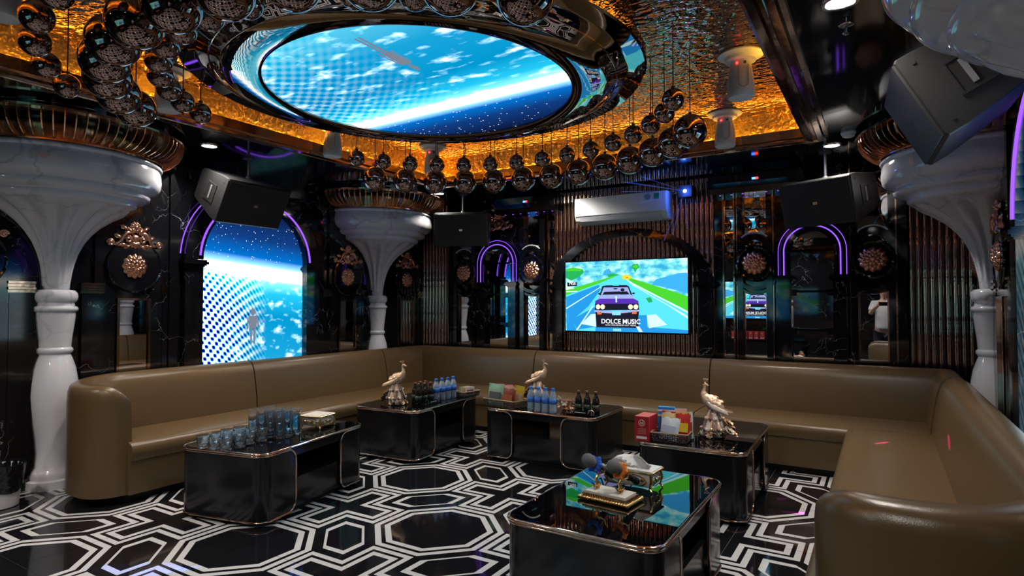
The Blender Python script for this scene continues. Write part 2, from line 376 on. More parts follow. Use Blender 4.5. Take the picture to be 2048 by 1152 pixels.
def crown_mesh():
    mb = MB()
    for s in (-1, 1):
        mb.tube([(s * 0.02, -0.02, 0.10), (s * 0.07, -0.026, 0.105), (s * 0.105, -0.026, 0.07), (s * 0.12, -0.024, 0.03), (s * 0.15, -0.02, 0.005), (s * 0.19, -0.016, 0.0)], [0.014, 0.018, 0.018, 0.016, 0.014, 0.01], 8)
        mb.tube(spiral(s * 0.195, 0.012, 0.03, 1.6, s), 0.009, 6); mb.tube(spiral(s * 0.06, 0.05, 0.034, 1.5, s), 0.011, 6)
        mb.ball((s * 0.195, -0.012, 0.012), 0.028, 10, 6, (1, 0.5, 1))
        for q, (x, z, a) in enumerate(((0.045, 0.0, -20), (0.09, 0.005, -5), (0.13, -0.005, 10), (0.03, 0.09, 60), (0.075, 0.125, 30), (0.14, 0.05, 25))):
            d = Vector((s * math.cos(math.radians(a)), 0, math.sin(math.radians(a)))); mb.leaf((s * x * 0.7, -0.01, z), d, Vector((0, 0, 1)) - d * d.z, Vector((0, -1, 0)), 0.075, 0.022, 0.022)
    for a in (-90, -60, -120, -35, -145): d = Vector((math.cos(math.radians(a)), 0, math.sin(math.radians(a)))); mb.leaf((0, -0.012, 0.035), d, Vector((-d.z, 0, d.x)), Vector((0, -1, 0)), 0.065, 0.018, 0.024)
    for k in range(10):
        a = 2 * PI * k / 10; d = Vector((math.cos(a), 0, math.sin(a))); mb.leaf(Vector((0, -0.018, 0.155)) + d * 0.015, d, Vector((-d.z, 0, d.x)), Vector((0, -1, 0)), 0.036, 0.014, 0.014)
    mb.ball((0, -0.026, 0.155), 0.018, 8, 6); mb.ball((0, -0.014, 0.06), 0.036, 10, 6, (1.2, 0.6, 1))
    mb.ball((0, -0.012, 0.155), 0.045, 12, 6, (1, 0.35, 1))
    return mesh_of('crown_ornament', mb, COPPER, True)
ROS = rosette_mesh(0.105); ROSB = rosette_mesh(0.118); CROWN = crown_mesh()
def orn(kind, me, frame, s, z, label, d=0.05):
    o = obj(kind, me); o.location = frame(s, d, z)
    o.rotation_euler = (0, 0, PI / 2 if frame is FL else (-PI / 2 if frame is FR else (0 if frame is FB else PI)))
    return tag(o, label, 'rosette' if kind == 'flower_rosette' else 'ornament', 'copper wall ornaments')

def rect_frame(mb, s0, s1, z0, z1, w, d0, d1):
    mb.box(s0, s0 + w, d0, d1, z0, z1); mb.box(s1 - w, s1, d0, d1, z0, z1); mb.box(s0 + w, s1 - w, d0, d1, z0, z0 + w); mb.box(s0 + w, s1 - w, d0, d1, z1 - w, z1)
def disc(mb, s, z, r, d0, d1, n=32, ry=1.0):
    mb.prism([(s + r * math.cos(2 * PI * k / n), z + r * ry * math.sin(2 * PI * k / n)) for k in range(n)], lambda p: (p[0], d0, p[1]), lambda p: (p[0], d1, p[1]))
def ringdisc(mb, s, z, r, t, d, n=36):
    pts = [(s + r * math.cos(2 * PI * k / n), d, z + r * math.sin(2 * PI * k / n)) for k in range(n)]
    if mb.f: f = mb.f; mb.f = None; mb.tube([f(*p) for p in pts], t, 8, True); mb.f = f
    else: mb.tube(pts, t, 8, True)
def wtube(mb, f, pts, r, n=8): mb.tube([f(*p) for p in pts], r, n)
def arch_band(mb, s, zc, r0, r1, d0, d1, n=24, a0=0.0, a1=PI):
    for k in range(n):
        A, B = a0 + (a1 - a0) * k / n, a0 + (a1 - a0) * (k + 1) / n
        mb.prism([(s + r0 * math.cos(A), zc + r0 * math.sin(A)), (s + r1 * math.cos(A), zc + r1 * math.sin(A)), (s + r1 * math.cos(B), zc + r1 * math.sin(B)), (s + r0 * math.cos(B), zc + r0 * math.sin(B))],
                 lambda p: (p[0], d0, p[1]), lambda p: (p[0], d1, p[1]))
def cap_steps(mb, s, hw, z, d):
    for k, (a, b) in enumerate(((0.0, 0.012), (0.012, 0.026), (0.026, 0.05), (0.05, 0.066))):
        e = (0.008, 0.02, 0.034, 0.022)[k]; mb.box(s - hw - e, s + hw + e, 0, d + e, z + a, z + b)

# ---- side walls (left, and the same again on the right) -------------------------
ROS_Y = [1.60, 2.70, 5.10, 6.15]; LEDC, LEDH, LEDZ = 3.86, 0.59, 1.80
def side_wall(f, par, sd, LEDC):
    for k, s in enumerate(ROS_Y):
        if sd == 'R' and k == 1: continue
        hw = 0.30 if k < 2 else 0.27
        put('panel', MB(f).box(s - hw, s + hw, 0.0, 0.025, 0.12, 2.55), BM, par)
        mb = MB(f); disc(mb, s, 1.71, 0.215, 0.025, 0.042); put('disc', mb, GLOSS, par)
        mb = MB(f); ringdisc(mb, s, 1.71, 0.215, 0.012, 0.036); put('disc_ring', mb, BM, par, True)
        mb = MB(f); mb.box(s - 0.115, s + 0.115, 0.026, 0.03, 0.62, 1.42); put('mirror', mb, MIRROR, par)
        mb = MB(f); rect_frame(mb, s - 0.135, s + 0.135, 0.60, 1.44, 0.02, 0.026, 0.045); put('mirror_frame', mb, TRIMM, par)
        for e in (-1, 1):
            mb = MB(f)
            for q in range(4): mb.box(s + e * 0.315 - 0.085, s + e * 0.315 + 0.085, 0.0, 0.03 + 0.012 * (q % 2), 1.475 + q * 0.022, 1.493 + q * 0.022)
            put('moulding', mb, TRIMM, par)
            put('pilaster', MB(f).box(s + e * 0.315 - 0.075, s + e * 0.315 + 0.075, 0.0, 0.03, 0.12, 1.47), BM, par)
        where = {('L', 0): 'left of the near left column', ('L', 1): 'between the near left column and the left video screen', ('L', 2): 'between the left video screen and the far left column',
                 ('L', 3): 'between the far left column and the back corner', ('R', 0): 'beyond the near right column on the right wall', ('R', 1): 'between the near right column and the right video screen',
                 ('R', 2): 'on the right wall just before the far right column', ('R', 3): 'on the right wall past the far right column'}[(sd, k)]
        orn('flower_rosette', ROS, f, s, 1.71, 'copper flower rosette ' + where, 0.044); orn('crown_ornament', CROWN, f, s, 1.885, 'copper scroll crest above the rosette ' + where, 0.027)
    # arch with the video screen
    mb = MB(f); ri, ro = LEDH, LEDH + 0.17
    arch_band(mb, LEDC, LEDZ, ri, ro, 0.0, 0.10, 28); put('arch', mb, BM, par)
    for e in (-1, 1):
        s = LEDC + e * (ri + 0.085)
        put('pilaster', MB(f).box(s - 0.085, s + 0.085, 0.0, 0.10, 0.0, LEDZ - 0.07), BM, par)
        mb = MB(f); cap_steps(mb, s, 0.085, LEDZ - 0.07, 0.10); put('pilaster_cap', mb, GLOSS, par)
        s2 = LEDC + e * (ro + 0.06)
        put('pilaster', MB(f).box(s2 - 0.05, s2 + 0.05, 0.0, 0.045, 0.12, 2.62), BM, par)
    nm = 'left' if sd == 'L' else 'right'
    t = thing('led_video_screen', 'tall arched video screen of a planet and stars on the %s wall' % nm, 'screen', (0, 0, 0))
    mb = MB(f); ga = arc(LEDC, LEDZ, ri - 0.004, 0, PI, 28); poly = ga + [(LEDC - ri + 0.004, 0.55), (LEDC + ri - 0.004, 0.55)]
    mb.prism(poly, lambda p: (p[0], 0.004, p[1]), lambda p: (p[0], 0.03, p[1])); sc = put('screen', mb, LED_L if sd == 'L' else LED_R, t)
    # small walking suited figure in the video
    if sd == 'L':
        fg = MB(f); cx, cz, k = LEDC - 0.02, 0.99, 0.36
        for (poly) in ([(-.10, 0), (-.03, 0), (-.02, .42), (-.11, .42)], [(.03, 0), (.10, 0), (.11, .42), (.02, .42)], [(-.14, .42), (.14, .42), (.17, .78), (-.17, .78)],
                       [(-.25, .40), (-.19, .40), (-.17, .76), (-.22, .72)], [(.19, .40), (.25, .40), (.22, .72), (.17, .76)], arc(0, .89, .10, 0, 2 * PI, 10)[:-1]):
            fg.face([fg.v(cx + x * k * 0.8, 0.0305, cz + z * k) for x, z in poly])
        put('figure_image', fg, E('figure_grey', (0.22, 0.25, 0.33), 0.8), sc)
    # purple neon following the arch
    for kk, (r, d, nmn) in enumerate(((ri + 0.035, 0.106, 'inner'), (ro + 0.02, 0.05, 'outer'))):
        mb = MB(); wtube(mb, f, [(LEDC + r * math.cos(a), d, LEDZ + 0.0 + r * math.sin(a)) for a in [PI * (0.02 + 0.96 * q / 30) for q in range(31)]], 0.009 if kk == 0 else 0.005, 8)
        tag(put('neon_tube', mb, NEON, None, True), 'purple neon tube, %s of the two curving over the %s video screen' % (nmn, nm), 'neon light', 'neon over the video screens')
side_wall(FL, wl, 'L', LEDC); side_wall(FR, wr, 'R', 3.50)

# ---- back wall -------------------------------------------------------------------
def reeds(par, f, s0, s1, z0, z1, pitch=0.054):
    n = max(1, int(round((s1 - s0) / pitch))); p = (s1 - s0) / n
    mb = MB(); r = p * 0.46
    rows = [[(r * math.cos(PI + PI * k / 8), r * math.sin(PI + PI * k / 8) * 0.9, z) for k in range(9)] for z in (z0, (z0 + z1) / 2, z1)]
    mb.grid(rows); me = mesh_of('reed', mb, REED, True)
    for k in range(n):
        o = obj('reed', me, par); q = f(s0 + (k + 0.5) * p, 0.004, 0); o.location = q
def back_side(sg, nm):
    o2s = lambda o: CX + sg * o
    def bx(o0, o1, d0, d1, z0, z1): a, b = sorted((o2s(o0), o2s(o1))); return MB(FB).box(a, b, d0, d1, z0, z1)
    reeds(wb, FB, *sorted((o2s(2.57), o2s(3.06))), 0.3, 2.72)
    put('pilaster', bx(2.50, 2.56, 0, 0.07, 0, 2.72), BM, wb)
    for q, (oc, hw) in enumerate(((2.305, 0.175), (1.286, 0.165))):
        s = o2s(oc)
        for e in (-1, 1):
            a, b = sorted((s + e * (hw - 0.055), s + e * hw)); put('pilaster', MB(FB).box(a, b, 0.0, 0.075, 0.0, 2.72), BM, wb)
            a, b = sorted((s + e * hw, s + e * (hw + 0.012))); put('edge_trim', MB(FB).box(a, b, 0.0, 0.05, 0.0, 2.72), TRIMM, wb)
        put('mirror', MB(FB).box(s - hw + 0.055, s + hw - 0.055, 0.012, 0.016, 0.62, 1.50), MIRROR, wb)
        put('mirror', MB(FB).box(s - hw + 0.055, s + hw - 0.055, 0.012, 0.016, 1.95, 2.55), MIRROR, wb)
        mb = MB(FB); rect_frame(mb, s - hw + 0.055, s + hw - 0.055, 0.60, 1.505, 0.012, 0.016, 0.03); put('mirror_frame', mb, TRIMM, wb)
        mb = MB(FB); disc(mb, s, 1.80, 0.155, 0.03, 0.085); put('disc', mb, GLOSS, wb)
        mb = MB(FB); ringdisc(mb, s, 1.80, 0.165, 0.02, 0.075); put('disc_ring', mb, GLOSS, wb, True)
        mb = MB(FB); arch_band(mb, s, 1.73, 0.165, 0.205, 0.02, 0.07, 16, PI * 1.05, PI * 1.95); put('crescent', mb, GLOSS, wb)
        mb = MB(FB); arch_band(mb, s, 1.68, 0.175, 0.20, 0.02, 0.06, 16, PI * 1.1, PI * 1.9); put('crescent', mb, BM, wb)
        mb = MB(FB); arch_band(mb, s, 1.93, 0.10, 0.165, 0.02, 0.08, 16, PI * 0.08, PI * 0.92); put('crescent', mb, GLOSS, wb)
        mb = MB(FB); arch_band(mb, s, 1.94, 0.165, 0.178, 0.02, 0.085, 12, PI * 0.25, PI * 0.75); put('lip', mb, WPLAST, wb)
        orn('flower_rosette', ROSB, FB, s, 1.80, 'copper flower rosette on the television wall, %s of the %s arched mirror niche' % ({('left', 0): 'left', ('left', 1): 'right', ('right', 0): 'right', ('right', 1): 'left'}[(nm, q)], nm), 0.088)
    # arched mirror niche with shelves
    s = o2s(1.80); hw = 0.29; zc = 1.90
    put('mirror', MB(FB).box(s - hw + 0.08, s + hw - 0.08, 0.006, 0.010, 0.55, zc + 0.02), MIRROR, wb)
    mb = MB(FB); poly = arc(s, zc, hw - 0.10, 0, PI, 18); mb.prism(poly, lambda p: (p[0], 0.006, p[1]), lambda p: (p[0], 0.010, p[1])); put('mirror', mb, MIRROR, wb)
    mb = MB(FB); arch_band(mb, s, zc, hw - 0.10, hw - 0.02, 0.0, 0.055, 22); put('arch', mb, BM, wb)
    for e in (-1, 1):
        put('pilaster', MB(FB).box(s + e * (hw - 0.055) - 0.055, s + e * (hw - 0.055) + 0.055, 0, 0.085, 0, 1.60), BM, wb)
        mb = MB(FB); cap_steps(mb, s + e * (hw - 0.055), 0.055, 1.60, 0.085); put('pilaster_cap', mb, GLOSS, wb)
        put('upright', MB(FB).box(s + e * (hw - 0.06) - 0.04, s + e * (hw - 0.06) + 0.04, 0, 0.03, 1.66, zc), BM, wb)
    for z in (1.50, 1.13):
        mb = MB(FB); mb.box(s - hw + 0.12, s + hw - 0.12, 0.01, 0.085, z, z + 0.022); mb.box(s - hw + 0.11, s - hw + 0.16, 0.01, 0.09, z - 0.03, z + 0.03); mb.box(s + hw - 0.16, s + hw - 0.11, 0.01, 0.09, z - 0.03, z + 0.03)
        put('shelf', mb, GLOSS, wb)
    for kk, (r, wd) in enumerate(((hw - 0.045, 0.006), (hw + 0.005, 0.003))):
        mb = MB(); pts = [(s - r, 0.064, 1.67)] + [(s + r * math.cos(a), 0.064, zc + r * math.sin(a)) for a in [PI - PI * q / 24 for q in range(25)]] + [(s + r, 0.064, 1.67)]
        wtube(mb, FB, pts, wd, 8)
        tag(put('neon_tube', mb, NEON, None, True), 'purple neon tube, %s of the two round the %s arched mirror niche' % (('inner', 'outer')[kk], nm), 'neon light', 'neon round the mirror niches')
    orn('crown_ornament', CROWN, FB, s, 2.36, 'copper scroll crest over the %s arched mirror niche' % nm, 0.02)
    # tinted strips beside the television arch
    s = o2s(1.03)
    put('mirror', MB(FB).box(s - 0.045, s + 0.045, 0.012, 0.016, 0.62, 2.4), MIRROR, wb)
    for e in (-1, 1): put('edge_trim', MB(FB).box(s + e * 0.052 - 0.008, s + e * 0.052 + 0.008, 0.0, 0.04, 0.0, 2.72), TRIMM, wb)
back_side(-1, 'left'); back_side(1, 'right')
AX = -2.43                                   # television arch
reeds(wb, FB, AX - 0.94, AX + 0.94, 0.5, 2.72, 0.052)
mb = MB(FB); n = 30
arch_band(mb, AX, 1.62, 0.80, 0.93, 0.0, 0.10, 30)
for q in range(len(mb.V)):                    # the arch is flatter than a half circle
    x, y, z = mb.V[q]; mb.V[q] = (x, y, 1.62 + (z - 1.62) * 0.66)
put('arch', mb, BM, wb)
for e in (-1, 1):
    s = AX + e * 0.865
    put('pilaster', MB(FB).box(s - 0.065, s + 0.065, 0, 0.10, 0, 1.56), BM, wb)
    mb = MB(FB); cap_steps(mb, s, 0.07, 1.555, 0.10); put('pilaster_cap', mb, GLOSS, wb)
    put('edge_trim', MB(FB).box(s - e * 0.075 - 0.008, s - e * 0.075 + 0.008, 0, 0.07, 0, 1.56), TRIMM, wb)

# ================================================================== ceiling
TX_0, TX_1, TY_0, TY_1, ZT = -4.27, -0.47, 0.36, 5.38, 2.98
mb = MB(); mb.box(XL, TX_0, YF, YB, ZC, 3.05); mb.box(TX_1, XR, YF, YB, ZC, 3.05); mb.box(TX_0, TX_1, YF, TY_0, ZC, 3.05); mb.box(TX_0, TX_1, TY_1, YB, ZC, 3.05)
ceil = struct(put('ceiling', mb, CEILM), 'glossy black ceiling with a sunken hammered bronze tray')
put('tray_panel', MB().box(TX_0, TX_1, TY_0, TY_1, ZT, ZT + 0.06), HAM, ceil)
for (a, b, c, d) in ((TX_0, TX_0 + 0.01, TY_0, TY_1), (TX_1 - 0.01, TX_1, TY_0, TY_1), (TX_0 + 0.01, TX_1 - 0.01, TY_0, TY_0 + 0.01), (TX_0 + 0.01, TX_1 - 0.01, TY_1 - 0.01, TY_1)):
    put('tray_side', MB().box(a, b, c, d, ZC + 0.02, ZT), GOLDL, ceil)
def rect_sweep(mb, prof, x0, x1, y0, y1):
    """prof: (outward offset, z) closed section carried round the rectangle"""
    rows = []
    for (x, y, sx, sy) in ((x0, y0, -1, -1), (x1, y0, 1, -1), (x1, y1, 1, 1), (x0, y1, -1, 1)): rows.append([(x + sx * o, y + sy * o, z) for o, z in prof])
    mb.grid(rows, closed_u=True, closed_v=True); return mb
prof = [(-0.05, ZC + 0.062), (-0.056, ZC + 0.062), (-0.056, ZC - 0.01), (-0.03, ZC - 0.022), (-0.03, ZC - 0.04), (0.01, ZC - 0.045), (0.02, ZC - 0.03), (0.04, ZC - 0.028), (0.05, ZC - 0.04), (0.085, ZC - 0.032), (0.095, ZC - 0.016), (0.12, ZC - 0.014), (0.125, ZC - 0.001), (0.0, ZC + 0.0), (0.0, ZC + 0.034), (-0.05, ZC + 0.034)]
struct(put('trim_1', rect_sweep(MB(), prof, TX_0, TX_1, TY_0, TY_1), TRIMM), 'stepped bronze moulding round the ceiling tray')
ls = put('light_strip', rect_sweep(MB(), [(-0.036, ZC + 0.036), (-0.036, ZC + 0.048), (-0.016, ZC + 0.048), (-0.016, ZC + 0.036)], TX_0, TX_1, TY_0, TY_1), AMBER)
tag(ls, 'amber light strip running round the inside of the ceiling tray', 'light strip')

# ================================================================== round ceiling screen
DC = (-2.40, 2.86)
t = thing('round_ceiling_screen', 'large round video screen in a glossy black stepped ring under the ceiling', 'screen', (DC[0], DC[1], 0))
put('ring', MB().lathe([(0.915, 2.72), (0.918, 2.685), (0.95, 2.676), (1.11, 2.676), (1.13, 2.684), (1.15, 2.70), (1.235, 2.742), (1.25, 2.744), (1.34, 2.744), (1.35, 2.752), (1.35, 2.80), (1.30, 2.81), (1.30, ZT - 0.004), (0.915, ZT - 0.004), (0.915, 2.72)], 96), RINGM, t, True, 25)
mb = MB(); n = 96; mb.face([mb.v(0.916 * math.cos(2 * PI * k / n), 0.916 * math.sin(2 * PI * k / n), 2.694) for k in range(n)]); mb.face([mb.v(0.916 * math.cos(-2 * PI * k / n), 0.916 * math.sin(-2 * PI * k / n), 2.71) for k in range(n)])
sc = put('screen', mb, LED_D, t)
fg = MB()
for (poly) in ([(-.10, 0), (-.03, 0), (-.02, .42), (-.11, .42)], [(.03, 0), (.10, 0), (.11, .42), (.02, .42)], [(-.14, .42), (.14, .42), (.17, .78), (-.17, .78)],
               [(-.25, .40), (-.19, .40), (-.17, .76), (-.22, .72)], [(.19, .40), (.25, .40), (.22, .72), (.17, .76)], arc(0, .89, .10, 0, 2 * PI, 10)[:-1]):
    fg.face([fg.v(0.22 + x * 0.20, -0.76 + z * 0.48, 2.6925) for x, z in poly])
put('figure_image', fg, MATS['figure_grey'], sc)
mb = MB(); mb.tube([(1.18 * math.cos(2 * PI * k / 90), 1.18 * math.sin(2 * PI * k / 90), 2.716) for k in range(90)], 0.006, 6, True); put('rim', mb, TRIMM, t, True)

# ================================================================== hanging balls
def sphere_mesh(r):
    mb = MB(); mb.ball((0, 0, 0), r, 40, 24); return mesh_of('ball', mb, BALL, True, angle=60, merge=True)
def rod_mesh(r, L):
    mb = MB(); mb.tube([(0, 0, r - 0.002), (0, 0, r + L)], 0.0032, 6); mb.lathe([(0.012, r - 0.003), (0.012, r + 0.012), (0.004, r + 0.016)], 10); return mesh_of('rod', mb, CABLE)
BIGZ, SMZ, BR, SR = 2.465, 2.56, 0.104, 0.064
BIG_ME, BIG_ROD = sphere_mesh(BR), rod_mesh(BR, ZT - BIGZ - BR); SM_ME, SM_ROD = sphere_mesh(SR), rod_mesh(SR, ZT - SMZ - SR)
def hang(ang, R, big, label, group, dz=0.0):
    a = math.radians(ang); z = (BIGZ if big else SMZ) + dz
    t = thing('hanging_ball', label, 'hanging ball', (DC[0] + R * math.cos(a), DC[1] + R * math.sin(a), z), 0, group)
    obj('ball', BIG_ME if big else SM_ME, t); obj('rod', BIG_ROD if big else SM_ROD, t)
for k in range(13): hang(144.5 - k * 9.3, 1.60 + 0.005 * k, True, 'large bronze ball in the far hanging arc, %s from left' % ORD[k], 'large balls of the far arc')
for k in range(15): hang(153.0 - k * 9.4, 1.33 + 0.012 * k, False, 'small bronze ball above the far arc, %s from left' % ORD[k], 'small balls of the far arc')
for k in range(12): hang(-134.0 + k * 8.7, 1.57 + 0.02 * min(k, 8), True, 'large bronze ball in the near arc, %s from its left end' % ORD[k], 'large balls of the near arc')
for k in range(12): hang(-148.0 + k * 8.8, 1.36 + 0.012 * min(k, 8), False, 'small bronze ball, inner row of near arc, %s from left end' % ORD[k], 'small inner balls of the near arc')
for k in range(9): hang(-133.0 + k * 9.2, 1.885 - 0.004 * k, False, 'small bronze ball, outer row of near arc, %s from left end' % ORD[k], 'small outer balls of the near arc', -0.01)

# ================================================================== columns
FLN = 16
def flute(a, z):
    if 1.56 < z < 2.14:
        k = min(1, (z - 1.56) / 0.25) * min(1, (2.14 - z) / 0.03); return 1 - 0.15 * k * abs(math.cos(a * FLN / 2)) ** 2.2
    return 1
SH = [(0.17, 0), (0.17, 0.06), (0.145, 0.07), (0.15, 0.10), (0.135, 0.125), (0.115, 0.16), (0.11, 0.26), (0.12, 0.38), (0.14, 0.50), (0.155, 0.61), (0.161, 0.70), (0.155, 0.80), (0.138, 0.90), (0.116, 0.97), (0.102, 1.005),
      (0.108, 1.010), (0.117, 1.022), (0.120, 1.035), (0.117, 1.048), (0.106, 1.058), (0.110, 1.12), (0.122, 1.22), (0.130, 1.29), (0.131, 1.33), (0.142, 1.335), (0.148, 1.35), (0.142, 1.368), (0.125, 1.375), (0.122, 1.40), (0.132, 1.408), (0.142, 1.425), (0.145, 1.45), (0.141, 1.475), (0.125, 1.495), (0.10, 1.50)]
TR = [(0.088, 1.50), (0.092, 1.55), (0.102, 1.62), (0.118, 1.70), (0.142, 1.78), (0.178, 1.86), (0.225, 1.93), (0.29, 2.00), (0.37, 2.06), (0.44, 2.10), (0.475, 2.13), (0.485, 2.145), (0.50, 2.15), (0.525, 2.165), (0.53, 2.19), (0.525, 2.205), (0.585, 2.215), (0.615, 2.235), (0.62, 2.26), (0.612, 2.275), (0.655, 2.29), (0.69, 2.33), (0.70, 2.38), (0.695, 2.44), (0.685, 2.47), (0.70, 2.475), (0.705, 2.49), (0.695, 2.505), (0.62, 2.505)]
def cage_curve():
    return [(0.665, 2.51), (0.70, 2.518), (0.745, 2.535), (0.79, 2.56), (0.83, 2.60), (0.853, 2.645), (0.858, 2.685)]
def slat_mesh():
    cc = cage_curve(); mb = MB(); th = 0.0035
    ins = [(r - 0.045 * (0.35 + 0.65 * i / 6), z + 0.012 + 0.018 * (1 - i / 6)) for i, (r, z) in enumerate(cc)]; ins[-1] = (0.815, 2.685)
    A = [[(r, s * th, z) for r, z in cc] for s in (-1, 1)]; B = [[(r, s * th, z) for r, z in ins] for s in (-1, 1)]
    mb.grid([A[0], B[0], B[1], A[1]], closed_v=True); return mesh_of('slat', mb, CAGE)
SHm = mesh_of('shaft', MB().lathe(SH, 40, -PI / 2, PI / 2), WM, True, angle=50); TRm = mesh_of('capital', MB().lathe(TR, 96, -PI / 2, PI / 2, flute=flute), WM, True, angle=60)
DRm = mesh_of('drum', MB().lathe([(0.60, 2.507), (0.60, 2.738)], 40, -PI / 2, PI / 2), BRONZE, True); SLm = slat_mesh()
mb = MB(); mb.lathe([(0.672, 2.507), (0.672, 2.516), (0.715, 2.516), (0.715, 2.507)], 40, -PI / 2, PI / 2); LRm = mesh_of('lower_ring', mb, CAGE)
mb = MB(); mb.lathe([(0.80, 2.686), (0.80, 2.70), (0.872, 2.70), (0.872, 2.686), (0.80, 2.686)], 40, -PI / 2, PI / 2); URm = mesh_of('upper_ring', mb, CAGE)
mb = MB(); mb.lathe([(0.80, 2.70), (0.80, 2.738)], 40, -PI / 2, PI / 2); NKm = mesh_of('neck', mb, GLOSS, True)
def column(x, y, rz, label):
    t = thing('column', label, 'column', (x, y, 0), rz, 'white marble columns')
    obj('shaft', SHm, t); obj('capital', TRm, t); cg = obj('cage', DRm, t); obj('lower_ring', LRm, cg); obj('upper_ring', URm, cg); obj('neck', NKm, cg)
    for k in range(42):
        o = obj('slat', SLm, cg); o.rotation_euler = (0, 0, -PI / 2 + PI * (k + 0.5) / 42)
column(XL + 0.001, 2.14, 0, 'white marble trumpet column at the near end of the left sofa')
column(XL + 0.001, 5.60, 0, 'white marble trumpet column behind the far end of the left sofa')
column(XR - 0.001, 5.60, PI, 'white marble trumpet column behind the far end of the right sofa')
column(XR - 0.001, 2.14, PI, 'white marble trumpet column hanging close overhead at the near right')

# ================================================================== sofa
def sweep(mb, prof, path, tops=None, close_ends=True):
    """closed section prof (w to the left of the path, z) carried along path with mitres"""
    rows = []; n = len(path)
    for i, (x, y) in enumerate(path):
        def nrm(a, b):
            d = Vector((b[0] - a[0], b[1] - a[1])); d.normalize(); return Vector((-d.y, d.x))
        if i == 0: m = nrm(path[0], path[1])
        elif i == n - 1: m = nrm(path[-2], path[-1])
        else:
            a, b = nrm(path[i - 1], path[i]), nrm(path[i], path[i + 1]); m = (a + b); m = m / max(0.2, m.dot(a))
        k, wk = tops[i] if tops else (1.0, 1.0)
        rows.append([(x + m.x * w_ * wk, y + m.y * w_ * wk, 0.06 + (z - 0.06) * k) for w_, z in prof])
    ids = mb.grid(rows, closed_u=True)
    if close_ends: mb.face(list(ids[0])); mb.face(list(reversed(ids[-1])))
    return mb
BACKP = [(0.0, 0.06), (0.0, 0.40), (0.012, 0.52), (0.03, 0.64), (0.05, 0.74), (0.07, 0.80), (0.10, 0.838), (0.14, 0.852), (0.19, 0.846), (0.225, 0.825), (0.238, 0.78), (0.242, 0.70), (0.242, 0.06)]
SEATP = [(0.60, 0.30), (0.0, 0.30), (-0.010, 0.34), (-0.008, 0.385), (0.01, 0.412), (0.05, 0.424), (0.30, 0.426), (0.60, 0.418)]
BASEP = [(0.012, 0.302), (0.03, 0.06), (0.60, 0.06), (0.60, 0.302)]
PLP = [(0.09, 0.0), (0.09, 0.062), (0.58, 0.062), (0.58, 0.0)]
G = 0.006
def off(path, d):
    out = []
    for i, (x, y) in enumerate(path):
        a = path[max(i - 1, 0)]; b = path[min(i + 1, len(path) - 1)]
        def nrm(p, q): v_ = Vector((q[0] - p[0], q[1] - p[1])); v_.normalize(); return Vector((-v_.y, v_.x))
        if 0 < i < len(path) - 1: n1, n2 = nrm(a, (x, y)), nrm((x, y), b); m = n1 + n2; m = m / m.dot(n1)
        else: m = nrm(a, b)
        out.append((x + m.x * d, y + m.y * d))
    return out
def sofa(label, path, back=None, tops=None):
    t = thing('sofa_section', label, 'sofa', (0, 0, 0), 0, 'brown leather sofa sections')
    put('plinth', sweep(MB(), PLP, path), PLINTH, t); put('base', sweep(MB(), BASEP, path), LEATHER, t)
    put('seat', sweep(MB(), SEATP, path), LEATHER, t, True, 50)
    put('backrest', sweep(MB(), BACKP, back if back else off(path, 0.575), tops), LEATHER, t, True, 50); return t
XS, YS, XS2 = -4.45, 5.44, -0.25                     # seat fronts
def endcap(p_end, p_in, r=0.12, ro=0.21):
    d = Vector((p_in[0] - p_end[0], p_in[1] - p_end[1])); d.normalize(); pts = []; tp = []
    for q in (0.0, 0.006, 0.018, 0.036, 0.06, 0.09, 0.13, 0.18, 0.24):
        hh = 0.79; top = hh - (r - math.sqrt(max(0, r * r - max(0, r - q) ** 2))); wo = 0.242 - (ro - math.sqrt(max(0, ro * ro - max(0, ro - q) ** 2)))
        pts.append((p_end[0] + d.x * q, p_end[1] + d.y * q)); tp.append((0.965 * top / hh, wo / 0.242))
    return pts, tp
AY = 2.25; R_ = 0.20
bx_ = XS - 0.575
pe, te = endcap((XS - 0.06, AY), (XS - 1, AY))
cor = [(bx_ + R_ + R_ * math.cos(a), AY + R_ + R_ * math.sin(a)) for a in [(-PI / 2 - (PI / 2) * k / 8) for k in range(9)]]
pth = pe + cor + [(bx_, 3.0), (bx_, 3.62 - G)]
sofa('left leather sofa section with the rounded end arm beside the bin', [(XS, AY - 0.03), (XS, 3.62 - G)], pth, te + [(0.965 + 0.035 * min(1, q / 9), 1.0) for q in range(len(pth) - len(te))])
sofa('left leather sofa section in front of the video screen', [(XS, 3.62 + G), (XS, 5.38 - G)])
sofa('corner leather sofa section at the back left', [(XS, 5.38 + G), (XS, YS), (-3.42 - G, YS)])
sofa('back leather sofa section below the television', [(-3.42 + G, YS), (-1.45 - G, YS)])
bx2 = XS2 + 0.545
sofa('back leather sofa section running into the right corner', [(-1.45 + G, YS), (XS2, YS), (XS2, YS - 0.012)], [(-1.45 + G, YS + 0.575), (bx2 - 0.01, YS + 0.575), (bx2 - 0.01, YS + 0.04)])
pe2, te2 = endcap((XS2 + 0.05, AY), (XS2 + 1, AY)); pe2.reverse(); te2.reverse()
cor2 = [(bx2 - R_ + R_ * math.cos(a), AY + R_ + R_ * math.sin(a)) for a in [(0 - (PI / 2) * k / 8) for k in range(9)]]
pth2 = [(bx2, YS + 0.03), (bx2, 3.8), (bx2, 3.0)] + cor2 + pe2
sofa('right leather sofa section with the near rounded end arm', [(XS2, YS - 0.02), (XS2, AY + 0.16)], pth2, [(0.965 + 0.035 * min(1, (len(pth2) - len(te2) - 1 - q) / 9), 1.0) for q in range(len(pth2) - len(te2))] + te2)

